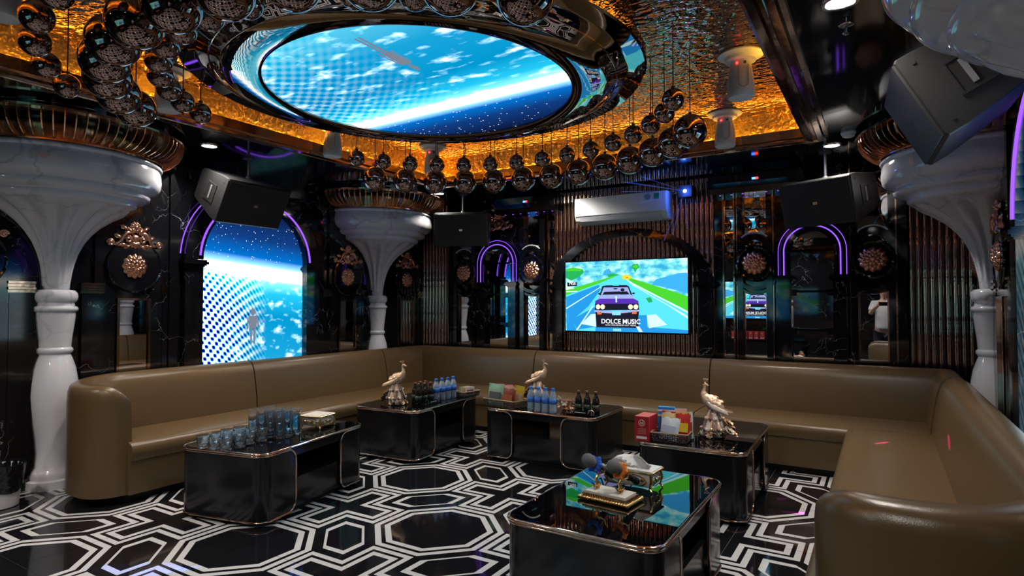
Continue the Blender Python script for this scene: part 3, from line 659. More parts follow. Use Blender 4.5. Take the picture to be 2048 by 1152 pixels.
# ================================================================== downlights
def downlight(x, y, label, energy=DOWNLIGHT_W, col=(1.0, 0.93, 0.84)):
    t = thing('downlight', label, 'ceiling light', (x, y, ZC), 0, 'recessed downlights')
    mb = MB(); mb.lathe([(0.058, -0.001), (0.060, -0.008), (0.075, -0.008), (0.080, -0.001)], 28); put('bezel', mb, CHROME, t, True)
    mb = MB(); mb.lathe([(0.001, -0.004), (0.058, -0.003)], 24); put('lens', mb, DLENS, t)
    L = bpy.data.lights.new('downlight_beam', 'SPOT'); L.energy = energy; L.color = col; L.spot_size = math.radians(152); L.spot_blend = 0.8; L.shadow_soft_size = 0.06
    o = bpy.data.objects.new('downlight_beam', L); COL.objects.link(o); o.parent = t; o.location = (0, 0, -0.02)
DL = [(-4.88, 3.02, 'downlight in the ceiling over the left video screen'), (-4.60, 5.80, 'downlight in the back left corner of the ceiling'), (-0.35, 5.78, 'downlight in the back right corner of the ceiling'),
      (-0.143, 3.04, 'downlight at the top right of the ceiling'), (-3.10, 5.92, 'added unseen downlight before the television wall behind the balls'), (-4.88, 0.2, 'downlight by the near left end of the ceiling'), (-0.143, 0.2, 'downlight behind the viewer on the right'), (-1.55, -0.3, 'downlight before the front wall, right of centre'), (-3.2, -0.3, 'downlight before the front wall, left of centre')]  # the one behind the balls is added to brighten the back wall
for x, y, l in DL: downlight(x, y, l)

# ================================================================== television(s)
TVW, TVH = 1.434, 0.797
def emis(name, c, s=1.0): return E(name, c, s)
def cloud_mat():
    m = bpy.data.materials.new('tv_sky'); nt = nodes_of(m); nt.nodes.clear(); tc = nd(nt, 'ShaderNodeTexCoord')
    mp = nd(nt, 'ShaderNodeMapping'); mp.inputs['Scale'].default_value = (5, 5, 9); ln(nt, tc, 'Object', mp, 0)
    n = nd(nt, 'ShaderNodeTexNoise'); n.inputs['Scale'].default_value = 1.6; n.inputs['Detail'].default_value = 6; ln(nt, mp, 0, n, 'Vector')
    r = ramp(nt, [(0.36, (0.04, 0.42, 0.75)), (0.47, (0.14, 0.74, 0.86)), (0.55, (0.36, 0.93, 0.92)), (0.66, (0.8, 1.0, 0.98))]); ln(nt, n, 0, r, 0)
    e = nd(nt, 'ShaderNodeEmission'); e.inputs[1].default_value = 0.9; ln(nt, r, 0, e, 0); o = nd(nt, 'ShaderNodeOutputMaterial'); ln(nt, e, 0, o, 0); return m
TVM = [cloud_mat(), emis('tv_grass', (0.07, 0.62, 0.03)), emis('tv_grass_dark', (0.02, 0.42, 0.10)), emis('tv_road', (0.10, 0.72, 0.86)), emis('tv_road_blue', (0.02, 0.30, 0.74)), emis('tv_line', (0.65, 0.98, 0.98)),
       emis('tv_purple', (0.10, 0.03, 0.45)), emis('tv_lilac', (0.36, 0.40, 0.78)), emis('tv_black', (0.012, 0.012, 0.03)), emis('tv_white', (0.95, 0.97, 0.97)), emis('tv_yellow', (0.72, 0.72, 0.03)), emis('tv_orange', (0.80, 0.16, 0.04)), emis('tv_lamp', (0.92, 0.93, 0.62)), emis('tv_plate', (0.25, 0.72, 0.90)), emis('tv_mountain', (0.05, 0.42, 0.85))]
def tv_polys():
    px = lambda x, y: ((x - 165) / 1276.0, 1 - (y - (242 - 52 * (x - 160) / 1276.0)) / (706 + 84 * (x - 165) / 1276.0))
    L = []
    def a(m, *pts): L.append((m, [px(*p) for p in pts]))
    def r(m, u0, u1, v0, v1): L.append((m, [(u0, v0), (u1, v0), (u1, v1), (u0, v1)]))
    def el(m, x, y, rx, ry, n=12): L.append((m, [px(x + rx * math.cos(2 * PI * k / n), y - ry * math.sin(2 * PI * k / n)) for k in range(n)]))
    r(0, 0, 1, 0, 1)
    a(14, (1090, 470), (1140, 410), (1250, 380), (1350, 350), (1436, 345), (1438, 560), (1300, 520), (1180, 490)); a(14, (580, 370), (600, 320), (650, 300), (680, 340), (660, 380))
    a(2, (168, 400), (168, 310), (250, 290), (360, 310), (375, 340), (320, 390), (230, 430)); a(1, (168, 310), (250, 292), (360, 312), (330, 330), (168, 330))
    a(2, (630, 360), (690, 352), (760, 365), (700, 395), (640, 390))
    a(3, (745, 372), (800, 372), (1443, 800), (1445, 980), (175, 948), (167, 580))
    a(4, (168, 600), (540, 470), (560, 520), (420, 700), (230, 850), (300, 950), (175, 948)); a(4, (300, 800), (520, 690), (560, 900), (300, 940), (220, 840))
    a(4, (500, 900), (960, 905), (1445, 945), (1445, 980), (500, 960))
    a(1, (745, 372), (700, 378), (166, 530), (167, 582), (560, 450)); a(1, (790, 375), (830, 385), (1440, 590), (1442, 745), (1100, 560), (900, 450))
    a(5, (795, 385), (900, 452), (1442, 750), (1443, 830), (1250, 690), (900, 480)); a(3, (900, 470), (1100, 590), (1443, 800), (1443, 770), (1100, 575))
    a(5, (169, 715), (560, 490), (560, 498), (170, 728)); a(5, (330, 880), (470, 690), (480, 695), (300, 945), (280, 945))
    a(5, (340, 880), (450, 780), (510, 775), (510, 910)); a(5, (1040, 790), (1130, 780), (1240, 890), (1060, 925)); a(2, (1030, 610), (1080, 600), (1100, 650), (1060, 660))
    el(10, 835, 392, 52, 26); el(11, 840, 395, 12, 7)
    a(2, (885, 290), (900, 255), (950, 250), (970, 285), (940, 310), (925, 345), (910, 310)); a(1, (895, 280), (930, 258), (960, 280), (930, 300))
    # car
    a(8, (545, 580), (575, 490), (585, 482), (850, 480), (860, 490), (895, 580), (880, 585), (848, 497), (592, 500), (560, 585)); a(7, (592, 502), (846, 498), (872, 575), (570, 578))
    a(8, (610, 478), (690, 476), (690, 490), (608, 492)); a(8, (755, 474), (838, 474), (840, 486), (756, 488)); a(8, (600, 545), (770, 540), (770, 572), (575, 576)); el(8, 793, 525, 22, 18); a(8, (765, 545), (840, 540), (865, 572), (770, 574)); el(8, 718, 512, 24, 7)
    el(8, 545, 566, 14, 9); el(8, 907, 560, 14, 9)
    a(7, (545, 580), (890, 578), (945, 640), (955, 660), (500, 665), (520, 635)); a(6, (500, 640), (545, 618), (905, 616), (955, 640), (960, 690), (495, 695)); a(7, (560, 600), (720, 612), (880, 600), (860, 585), (580, 588)); a(5, (717, 590), (733, 590), (735, 655), (720, 655))
    a(8, (498, 670), (958, 668), (965, 735), (492, 740)); a(7, (490, 735), (725, 752), (968, 732), (970, 750), (725, 775), (488, 755)); a(8, (500, 758), (725, 775), (962, 750), (955, 900), (510, 900))
    for x in (530, 580, 875, 930): el(12, x, 702, 25, 26, 14)
    a(8, (607, 685), (845, 682), (843, 722), (725, 735), (610, 724)); a(11, (520, 756), (570, 757), (568, 782), (522, 782)); a(11, (890, 754), (940, 752), (938, 776), (892, 778)); a(13, (680, 750), (775, 748), (772, 788), (682, 790))
    a(8, (505, 790), (955, 788), (957, 922), (510, 915)); a(4, (955, 790), (1040, 788), (1045, 925), (957, 922)); a(8, (183, 448), (292, 443), (293, 486), (184, 490)); a(9, (170, 515), (262, 508), (262, 513), (170, 521)); a(9, (172, 540), (300, 536), (300, 545), (172, 550))
    a(13, (690, 930), (775, 930), (778, 958), (690, 955)); a(5, (930, 905), (965, 908), (1000, 965), (960, 965))
    return L
def tv_image():
    mb = MB()
    for i, (m, pts) in enumerate(tv_polys()):
        mb.m = m; mb.face([mb.v(max(-0.5, min(0.5, u - 0.5)) * TVW, -0.0008 - 0.00004 * i, max(-0.5, min(0.5, v - 0.5)) * TVH) for u, v in pts])
    return mesh_of('screen_image', mb, TVM, recalc=False)
TVI = tv_image()
T1m, T2m, T3m, T4m = text_mesh('DOLCE MUSIC', 0.072, bold=0.0016), text_mesh('NHAC DOLCE REMIX HOT TREND', 0.0235), text_mesh('7920', 0.044, bold=0.001), None
for m in (T1m, T2m, T3m): m.materials.clear(); m.materials.append(MATS['tv_white'])
def television(loc, rz, label):
    t = thing('television', label, 'television', loc, rz, 'televisions')
    b = MB(); rect_frame(b, -TVW / 2 - 0.012, TVW / 2 + 0.012, -TVH / 2 - 0.016, TVH / 2 + 0.012, 0.012, -0.012, 0.006); put('bezel', b, GLOSS, t)
    put('cabinet', MB().box(-TVW / 2 - 0.006, TVW / 2 + 0.006, 0.001, 0.045, -TVH / 2 - 0.006, TVH / 2 + 0.006), PLINTH, t)
    sc = obj('screen_image', TVI, t)
    for me, u, v in ((T1m, 0.475, 0.142), (T2m, 0.475, 0.092), (T3m, 0.06, 0.687)):
        o = obj('lettering', me, sc); o.location = ((u - 0.5) * TVW, -0.0052, (v - 0.5) * TVH); o.rotation_euler = (PI / 2, 0, 0)
    put('wall_bracket', MB().box(-0.25, 0.25, 0.045, 0.066, -0.2, 0.2), PLINTH, t); return t
television((-2.462, 6.40, 1.478), 0, 'large television under the marble arch showing a purple convertible')
television((-2.38, YF + 0.09, 1.48), PI, 'television on the wall opposite, seen in the niche mirrors')

# ================================================================== air conditioner
t = thing('air_conditioner', 'white split air conditioner above the television arch', 'air conditioner', (-2.455, YB - 0.035, 2.30))
sec = [(0.0, 0.0), (-0.13, 0.005), (-0.19, 0.035), (-0.215, 0.075), (-0.222, 0.12), (-0.222, 0.27), (-0.20, 0.29), (0.0, 0.29)]
put('body', MB().prism(sec, lambda p: (-0.53, p[0], p[1]), lambda p: (0.53, p[0], p[1])), ACW, t)
mb = MB(); mb.box(-0.525, 0.525, -0.228, -0.223, 0.085, 0.283); put('front_panel', mb, ACW, t)
put('louver', MB().prism([(-0.135, 0.0), (-0.195, 0.03), (-0.218, 0.07), (-0.221, 0.068), (-0.198, 0.024), (-0.138, -0.006)], lambda p: (-0.47, p[0], p[1]), lambda p: (0.47, p[0], p[1])), P('louver_grey', (0.55, 0.56, 0.62), 0.35), t)
put('sticker', MB().box(0.40, 0.455, -0.2295, -0.228, 0.205, 0.268), P('green_sticker', (0.02, 0.40, 0.18), 0.4), t)
mb = MB(); disc(mb, 0.33, 0.235, 0.034, -0.2295, -0.228, 20); put('sticker', mb, P('blue_sticker', (0.30, 0.42, 0.55), 0.4), t)
put('badge', MB().box(-0.50, -0.455, -0.2295, -0.228, 0.10, 0.106), CHROME, t)

# ================================================================== speakers
def speaker(loc, rz, tilt, label):
    t = thing('speaker', label, 'speaker', loc, rz, 'hanging speakers')
    Wf, Hf, Hb, D = 0.65, 0.41, 0.29, 0.42
    R = Matrix.Rotation(tilt, 3, 'X'); f = lambda x, y, z: tuple(R @ Vector((x, y, z)))
    # section seen from the end: tall front at -y, lower back
    pr_ = [(-D / 2, -Hf / 2 + 0.012), (-D / 2 + 0.012, -Hf / 2), (-D / 2 + 0.09, -Hf / 2 + 0.004), (D / 2 - 0.02, -Hb / 2), (D / 2, -Hb / 2 + 0.02), (D / 2, Hb / 2 - 0.02), (D / 2 - 0.02, Hb / 2), (-D / 2 + 0.09, Hf / 2 - 0.004), (-D / 2 + 0.012, Hf / 2), (-D / 2, Hf / 2 - 0.012)]
    mb = MB(f); rows = [[(x, y * k, z * k) for y, z in pr_] for x, k in ((-Wf / 2, 0.975), (-Wf / 2 + 0.012, 1.0), (Wf / 2 - 0.012, 1.0), (Wf / 2, 0.975))]
    ids = mb.grid(rows, closed_u=True); mb.face(list(reversed(ids[0]))); mb.face(ids[-1]); put('cabinet', mb, SPK, t)
    mb = MB(f); mb.box(-Wf / 2 + 0.014, Wf / 2 - 0.014, -D / 2 - 0.010, -D / 2 + 0.004, -Hf / 2 + 0.016, Hf / 2 - 0.016); put('grille', mb, GRILLE, t)
    put('badge', MB(f).box(-0.02, 0.02, -D / 2 - 0.014, -D / 2 - 0.010, -0.012, 0.012), CHROME, t)
    for e in (-1, 1):
        x0, x1 = sorted((e * Wf / 2, e * (Wf / 2 + 0.006))); mb = MB(f)
        for (y0, y1, z0, z1) in ((-0.08, 0.06, 0.07, 0.085), (-0.08, 0.06, -0.085, -0.07), (-0.08, -0.066, -0.07, 0.07), (0.046, 0.06, -0.07, 0.07)): mb.box(x0, x1, y0, y1, z0, z1)
        h = put('handle', mb, SPK, t); put('grip', MB(f).box(*sorted((e * Wf / 2, e * (Wf / 2 + 0.009))), -0.022, 0.0, -0.06, 0.06), MATS['grip_grey'], h)
        put('grip_recess', MB(f).box(*sorted((e * (Wf / 2 - 0.01), e * (Wf / 2 + 0.003))), -0.066, 0.046, -0.07, 0.07), PLINTH, h)
        for (y, z) in ((-0.15, 0.15), (-0.15, -0.15), (0.15, 0.08), (0.15, -0.08)):
            mb = MB(f); mb.box(*sorted((e * Wf / 2, e * (Wf / 2 + 0.003))), y - 0.007, y + 0.007, z - 0.007, z + 0.007); put('screw', mb, PLINTH, t)
    top = f(0, 0.0, (Hf + Hb) / 4 - 0.02); dl = ZC - loc[2]; mb = MB()
    mb.tube([(top[0], top[1], top[2]), (top[0], top[1], dl - 0.01)], 0.012, 8); mb.lathe([(0.05, dl - 0.012), (0.05, dl - 0.001)], 16, c=(top[0], top[1], 0)); mb.ball((top[0], top[1], top[2] + 0.03), 0.026, 10, 6); put('bracket', mb, MATS['bracket_grey'], t)
P('bracket_grey', (0.16, 0.16, 0.16), 0.3, 0.8); P('grip_grey', (0.30, 0.31, 0.32), 0.35, 0.6)
# local -y is the front; a positive tilt turns the front down
speaker((-5.065, 3.47, 2.39), PI / 2, math.radians(30), 'black speaker hung over the left video screen')
speaker((-4.42, 6.06, 2.34), math.radians(27), math.radians(16), 'black speaker hung at the back left of the television wall')
speaker((-0.40, 6.06, 2.33), math.radians(-25), math.radians(16), 'black speaker hung over the right arched mirror niche')
speaker((0.318, 3.49, 2.385), -PI / 2 + math.radians(2.5), math.radians(28), 'black speaker hung close at the upper right of the room')

# ================================================================== white ceiling cylinders, each with an added beam
def fixture(x, y, label, rz=0.0):
    t = thing('ceiling_fixture', label, 'fixture', (x, y, ZT), rz, 'white ceiling fixtures')
    put('flange', MB().lathe([(0.02, 0), (0.135, -0.002), (0.138, -0.012), (0.12, -0.02), (0.10, -0.026), (0.095, -0.045), (0.06, -0.05)], 32), WPLAST, t, True, 40)
    put('body', MB().lathe([(0.058, -0.04), (0.064, -0.08), (0.074, -0.13), (0.080, -0.18), (0.083, -0.24), (0.082, -0.272), (0.076, -0.282), (0.068, -0.284)], 32), WPLAST, t, True, 40)
    put('lens', MB().lathe([(0.001, -0.281), (0.066, -0.283)], 24), P('lens_blue', (0.35, 0.45, 0.6), 0.1) if 'lens_blue' not in MATS else MATS['lens_blue'], t)
    mb = MB(); pts = []
    for k in range(13):
        a = PI * k / 12; pts.append((0.03 * math.cos(a), -0.083, -0.20 - 0.035 * math.sin(a)))
    mb.tube([(0.03, -0.070, -0.09)] + pts + [(-0.03, -0.070, -0.09)], 0.0028, 6); put('seam', mb, P('seam_grey', (0.45, 0.45, 0.45), 0.4) if 'seam_grey' not in MATS else MATS['seam_grey'], t)
    mb = MB(); mb.ball((-0.035, -0.058, -0.075), 0.007, 8, 6); put('indicator', mb, LEDR, t)
    put('mark', MB().box(0.004, 0.02, -0.0665, -0.0635, -0.082, -0.066), PLINTH, t)
    L = bpy.data.lights.new('added_table_beam', 'SPOT'); L.energy = SPOT_W; L.color = (1.0, 0.90, 0.76); L.spot_size = math.radians(110); L.spot_blend = 0.8; L.shadow_soft_size = 0.05  # lens is unlit; this warm beam is added to brighten tables and seats
    o = bpy.data.objects.new('added_table_beam', L); COL.objects.link(o); o.parent = t; o.location = (0, 0, -0.30)
fixture(-0.75, 4.01, 'white cylinder spotlight nearest the right edge of the tray', 0.4); fixture(-1.10, 5.19, 'white cylinder spotlight at the far right of the tray', 0.3)
fixture(-4.15, 3.72, 'white cylinder spotlight beside the left edge of the tray', 0.7); fixture(-3.85, 4.75, 'white cylinder spotlight behind the far arc of balls', 0.7)
fixture(-4.12, 2.25, 'white cylinder spotlight half hidden behind the near arc of balls', 0.8); fixture(-3.42, 1.10, 'white cylinder spotlight at the extreme left edge', 0.9)

# ================================================================== light bars, laser, detectors
for sg, nm in ((-1, 'left'), (1, 'right')):
    s = CX + sg * 1.30
    t = thing('wall_light_bar', 'black wall box with red and blue indicators %s of the air conditioner' % nm, 'light bar', (s, YB, 2.50), 0, 'black wall light bars')
    put('housing', MB().prism([(-0.001, 0.0), (-0.19, 0.0), (-0.24, 0.05), (-0.25, 0.10), (-0.24, 0.18), (-0.20, 0.20), (-0.001, 0.20)], lambda p: (-0.42, p[0], p[1]), lambda p: (0.42, p[0], p[1])), GLOSS, t)
    put('blue_indicator', MB().box(0.0, 0.03, -0.254, -0.249, 0.11, 0.13), LEDB, t); put('red_indicator', MB().box(0.032, 0.058, -0.254, -0.249, 0.11, 0.13), LEDR, t)
    for k in range(7):
        mb = MB(); mb.lathe([(0.001, -0.003), (0.010, -0.002), (0.011, 0.001)], 10, c=(-0.33 + 0.11 * k, -0.12, 0)); put('lamp', mb, PURP, t)
t = thing('laser_light', 'small stage laser throwing blue beams right of the air conditioner', 'stage light', (-1.73, 6.25, 2.56))
put('case', MB().box(-0.07, 0.07, 0.0, 0.16, -0.06, 0.06), PLINTH, t)
mb = MB(); mb.lathe([(0.001, 0), (0.018, 0.0)], 16)
for q in range(len(mb.V)): x, y, z = mb.V[q]; mb.V[q] = (x, -0.002, y)
put('lens', mb, LASERB, t)
mb = MB(); mb.tube([(0, 0.1, 0.06), (0, 0.1, ZC - 2.561)], 0.01, 8); put('bracket', mb, PLINTH, t)
bm2 = bpy.data.materials.new('laser_beam_haze'); nt = nodes_of(bm2); nt.nodes.clear(); tr = nd(nt, 'ShaderNodeBsdfTransparent'); em = nd(nt, 'ShaderNodeEmission'); em.inputs[0].default_value = (0.06, 0.16, 1.0, 1); em.inputs[1].default_value = 0.07
ad = nd(nt, 'ShaderNodeAddShader'); ln(nt, tr, 0, ad, 0); ln(nt, em, 0, ad, 1); o_ = nd(nt, 'ShaderNodeOutputMaterial'); ln(nt, ad, 0, o_, 0)
for k, (dx, dy, dz) in enumerate(((-0.75, -0.35, 0.14), (-0.62, -0.5, 0.10), (-0.80, -0.3, 0.02), (-0.45, -0.5, 0.16), (-0.10, -0.25, -0.62), (0.10, -0.25, -0.55), (-0.22, -0.25, -0.7), (-0.6, -0.2, -0.15))):
    mb = MB(); mb.tube([(0, -0.004, 0), (dx * 0.75, -0.004 + dy * 0.75, dz * 0.75)], [0.002, 0.0045], 8); put('beam', mb, bm2, t)  # glowing tubes stand in for laser light hanging in haze
L = bpy.data.lights.new('laser_glow', 'POINT'); L.energy = 3.0; L.color = (0.05, 0.15, 1.0); L.shadow_soft_size = 0.03; o = bpy.data.objects.new('laser_glow', L); COL.objects.link(o); o.parent = t; o.location = (0, -0.06, 0)
def stage_beam(par, src, tgt, col, energy, deg, sx, sy, roll=0.0):
    L = bpy.data.lights.new('stage_beam', 'SPOT'); L.energy = energy; L.color = col; L.spot_size = math.radians(deg); L.spot_blend = 0.25; L.shadow_soft_size = 0.004
    o = bpy.data.objects.new('stage_beam', L); COL.objects.link(o); d = (Vector(tgt) - Vector(src)).normalized(); q = d.to_track_quat('-Z', 'Y')
    o.parent = par; o.matrix_world = Matrix.Translation(src) @ q.to_matrix().to_4x4() @ Matrix.Rotation(roll, 4, 'Z') @ Matrix.Diagonal((sx, sy, 1, 1)); o.matrix_parent_inverse = Matrix.Identity(4); o.matrix_basis = Matrix.Translation(Vector(src) - Vector(par.location)) @ q.to_matrix().to_4x4() @ Matrix.Rotation(roll, 4, 'Z') @ Matrix.Diagonal((sx, sy, 1, 1))
MAG = (1.0, 0.02, 0.55)
bar_r = [o for o in bpy.data.objects if o.name.startswith('wall_light_bar')][1]
for tg, sx, sy, ro in (((-0.66, 4.70, 0.0), 1.6, 0.5, 0.3), ((-0.52, 4.45, 0.0), 1.8, 0.4, 0.0), ((-0.02, 4.95, 0.43), 1.6, 0.3, 0.2), ((0.31, 4.35, 0.60), 1.5, 0.4, 0.5), ((-1.97, 4.72, 0.02), 1.2, 0.6, 0.0)):
    stage_beam(bar_r, (CX + 1.30 - 0.1, YB - 0.14, 2.488), tg, MAG, 2200.0, 1.9, sx, sy, ro)
for tg, sx, sy, ro in (((-3.35, 1.72, 0.0), 2.2, 0.5, 0.5), ((-3.28, 1.66, 0.0), 2.0, 0.4, 0.9), ((-3.42, 2.5, 0.3), 0.6, 2.0, 0.2)):
    stage_beam(t, (-1.73, 6.24, 2.555), tg, (0.05, 0.2, 1.0), 1800.0, 2.0, sx, sy, ro)
t = thing('smoke_detector', 'white round smoke detector beside the back right downlight', 'smoke detector', (-0.21, 5.40, ZC))
put('base', MB().lathe([(0.055, -0.001), (0.055, -0.012), (0.05, -0.016)], 24), WPLAST, t, True, 40); put('dome', MB().lathe([(0.048, -0.016), (0.044, -0.034), (0.03, -0.042), (0.001, -0.043)], 24), WPLAST, t, True, 40)
t = thing('sprinkler', 'small chrome sprinkler head at the top right of the ceiling', 'sprinkler', (-0.132, 3.31, ZC))
put('plate', MB().lathe([(0.001, -0.003), (0.03, -0.004), (0.034, -0.001)], 20), CHROME, t, True); mb = MB(); mb.tube([(0, 0, -0.003), (0, 0, -0.04)], 0.006, 8); mb.lathe([(0.001, -0.046), (0.015, -0.044), (0.016, -0.04), (0.001, -0.039)], 14); put('nozzle', mb, CHROME, t)

# ================================================================== coffee tables
TW, TL, THH = 0.70, 1.08, 0.46
def rounded_path(hw, hl, r, n=6):
    """half outline of one end: from +x side round the end at +y to the -x side"""
    pts = [(hw, 0.0)]
    pts += [(hw - r + r * math.cos(a), hl - r + r * math.sin(a)) for a in [PI / 2 * k / n for k in range(n + 1)]]
    pts += [(-hw + r + r * math.cos(a), hl - r + r * math.sin(a)) for a in [PI / 2 + PI / 2 * k / n for k in range(n + 1)]]
    pts.append((-hw, 0.0)); return pts
def end_shell(sgn):
    hw, hl, r = TW / 2, TL / 2, 0.085; wrap = 0.30; y0 = hl - wrap
    full = rounded_path(hw, hl, r); full[0] = (hw, y0); full[-1] = (-hw, y0)
    # resample the straight free ends finely so that their corners can be rounded
    cr = 0.075; st = [0.0, 0.004, 0.012, 0.024, 0.04, 0.058, cr]
    pts = [(hw, y0 + q) for q in st] + full[1:-1] + [(-hw, y0 + q) for q in reversed(st)]
    dist = st + [cr] * (len(full) - 2) + list(reversed(st)); z0, z1 = 0.03, THH - 0.022
    lo = [(x, y * sgn, z0 + cr - math.sqrt(max(0, cr * cr - (cr - d) ** 2))) for (x, y), d in zip(pts, dist)]; hi = [(x, y * sgn, z1 - cr + math.sqrt(max(0, cr * cr - (cr - d) ** 2))) for (x, y), d in zip(pts, dist)]
    k = 0.985; loi = [(x * 0.97, y * k, z) for x, y, z in lo]; hii = [(x * 0.97, y * k, z) for x, y, z in hi]
    mb = MB(); mb.grid([lo, hi, hii, loi], closed_v=True); mb.grid([[lo[0], hi[0]], [loi[0], hii[0]]]); mb.grid([[lo[-1], hi[-1]], [loi[-1], hii[-1]]])
    sh = mesh_of('end_panel', mb, TABLE, True, angle=35)
    mb = MB(); mb.tube(lo + list(reversed(hi)), 0.007, 6, True); return sh, mesh_of('edge_trim', mb, TTRIM, True)
SHELLS = [end_shell(1), end_shell(-1)]
def top_outline(ins, n=6):
    hw, hl, r = TW / 2 - ins, TL / 2 - ins, 0.085 - ins * 0.5; out = []
    for cx, cy, a0 in ((hw - r, hl - r, 0), (-hw + r, hl - r, PI / 2), (-hw + r, -hl + r, PI), (hw - r, -hl + r, 1.5 * PI)): out += [(cx + r * math.cos(a0 + PI / 2 * k / n), cy + r * math.sin(a0 + PI / 2 * k / n)) for k in range(n + 1)]
    return out
mb = MB(); mb.prism(top_outline(0.004), lambda p: (p[0], p[1], THH - 0.02), lambda p: (p[0], p[1], THH)); TOPm = mesh_of('glass_top', mb, TGLASS)
mb = MB(); mb.tube([(x, y, THH - 0.008) for x, y in top_outline(-0.002)], 0.0085, 6, True); TRIMt = mesh_of('top_trim', mb, TTRIM, True)
DRW = mesh_of('drawer_box', MB().box(-TW / 2 + 0.018, TW / 2 - 0.018, -TL / 2 + 0.28, TL / 2 - 0.28, 0.045, 0.235), TABLE); APR = mesh_of('apron', MB().box(-TW / 2 + 0.010, TW / 2 - 0.010, -TL / 2 + 0.22, TL / 2 - 0.22, THH - 0.075, THH - 0.0205), TABLE)
INN = [mesh_of('side_wall', MB().box(-TW / 2 + 0.03, TW / 2 - 0.03, s * (TL / 2 - 0.285) - 0.006, s * (TL / 2 - 0.285) + 0.006, 0.235, THH - 0.075), GLOSS) for s in (-1, 1)]
TPL = mesh_of('plinth', MB().box(-TW / 2 + 0.06, TW / 2 - 0.06, -TL / 2 + 0.06, TL / 2 - 0.06, 0.0, 0.05), PLINTH)
def table(x, y, rz, label):
    t = thing('coffee_table', label, 'coffee table', (x, y, 0.0005), rz, 'black glass coffee tables')
    for sh, tr_ in SHELLS: p_ = obj('end_panel', sh, t); obj('edge_trim', tr_, p_)
    g_ = obj('glass_top', TOPm, t); obj('top_trim', TRIMt, g_); obj('drawer_box', DRW, t); obj('apron', APR, t); obj('plinth', TPL, t)
    for m in INN: obj('side_wall', m, t)
    return t
TB = {'T1': (-3.715, 2.86, math.radians(11)), 'T2': (-3.85, 4.56, math.radians(4)), 'T3': (-2.55, 4.90, PI / 2), 'T4': (-1.10, 4.51, math.radians(1)), 'T5': (-1.085, 2.80, 0.0)}
table(*TB['T1'], 'black glass coffee table with the drinking glasses, nearest the left sofa arm'); table(*TB['T2'], 'black glass coffee table with a peacock in the back left corner')
table(*TB['T3'], 'black glass coffee table set crosswise below the television'); table(*TB['T4'], 'black glass coffee table with red cartons and a snack basket'); table(*TB['T5'], 'black glass coffee table in front with the microphone stand')

# ================================================================== things on the tables
ZT0 = 0.4612
# ---- drinking glasses
def glass_mesh(r0, r1, h, foot):
    mb = MB(); prof = [(0.001, 0.0), (r0, 0.0), (r0 * 1.02, 0.004), (r1, h), (r1 - 0.0022, h), (r0 - 0.002, foot + 0.004), (r0 - 0.006, foot), (0.001, foot)]
    mb.lathe(prof, 20); mb.F = [f for f in mb.F if len(f) < 10]; mb.M = mb.M[:len(mb.F)]; return mesh_of('glass', mb, GLASS, True, angle=45)
TUM, TALL = glass_mesh(0.034, 0.042, 0.082, 0.014), glass_mesh(0.029, 0.033, 0.180, 0.012)
ax, cr_ = Vector((-0.19, 0.98)), Vector((0.98, 0.19))
for i in range(4):
    for j in range(3):
        p = Vector((-3.765, 2.315)) + ax * (0.097 * i) + cr_ * (0.097 * j + (0.015 if i % 2 else 0)); o = obj('tumbler_glass', TUM, None, (p.x, p.y, ZT0))
        tag(o, 'short clear tumbler, %s row from the near table end, %s from left' % (ORD[i], ORD[j]), 'glass', 'short tumblers')
for i in range(3):
    for j in range(4):
        p = Vector((-3.815, 2.715)) + ax * (0.080 * i) + cr_ * (0.080 * j); o = obj('highball_glass', TALL, None, (p.x, p.y, ZT0))
        tag(o, 'tall clear glass behind the tumblers, %s row, %s from left' % (ORD[i], ORD[j]), 'glass', 'tall glasses')
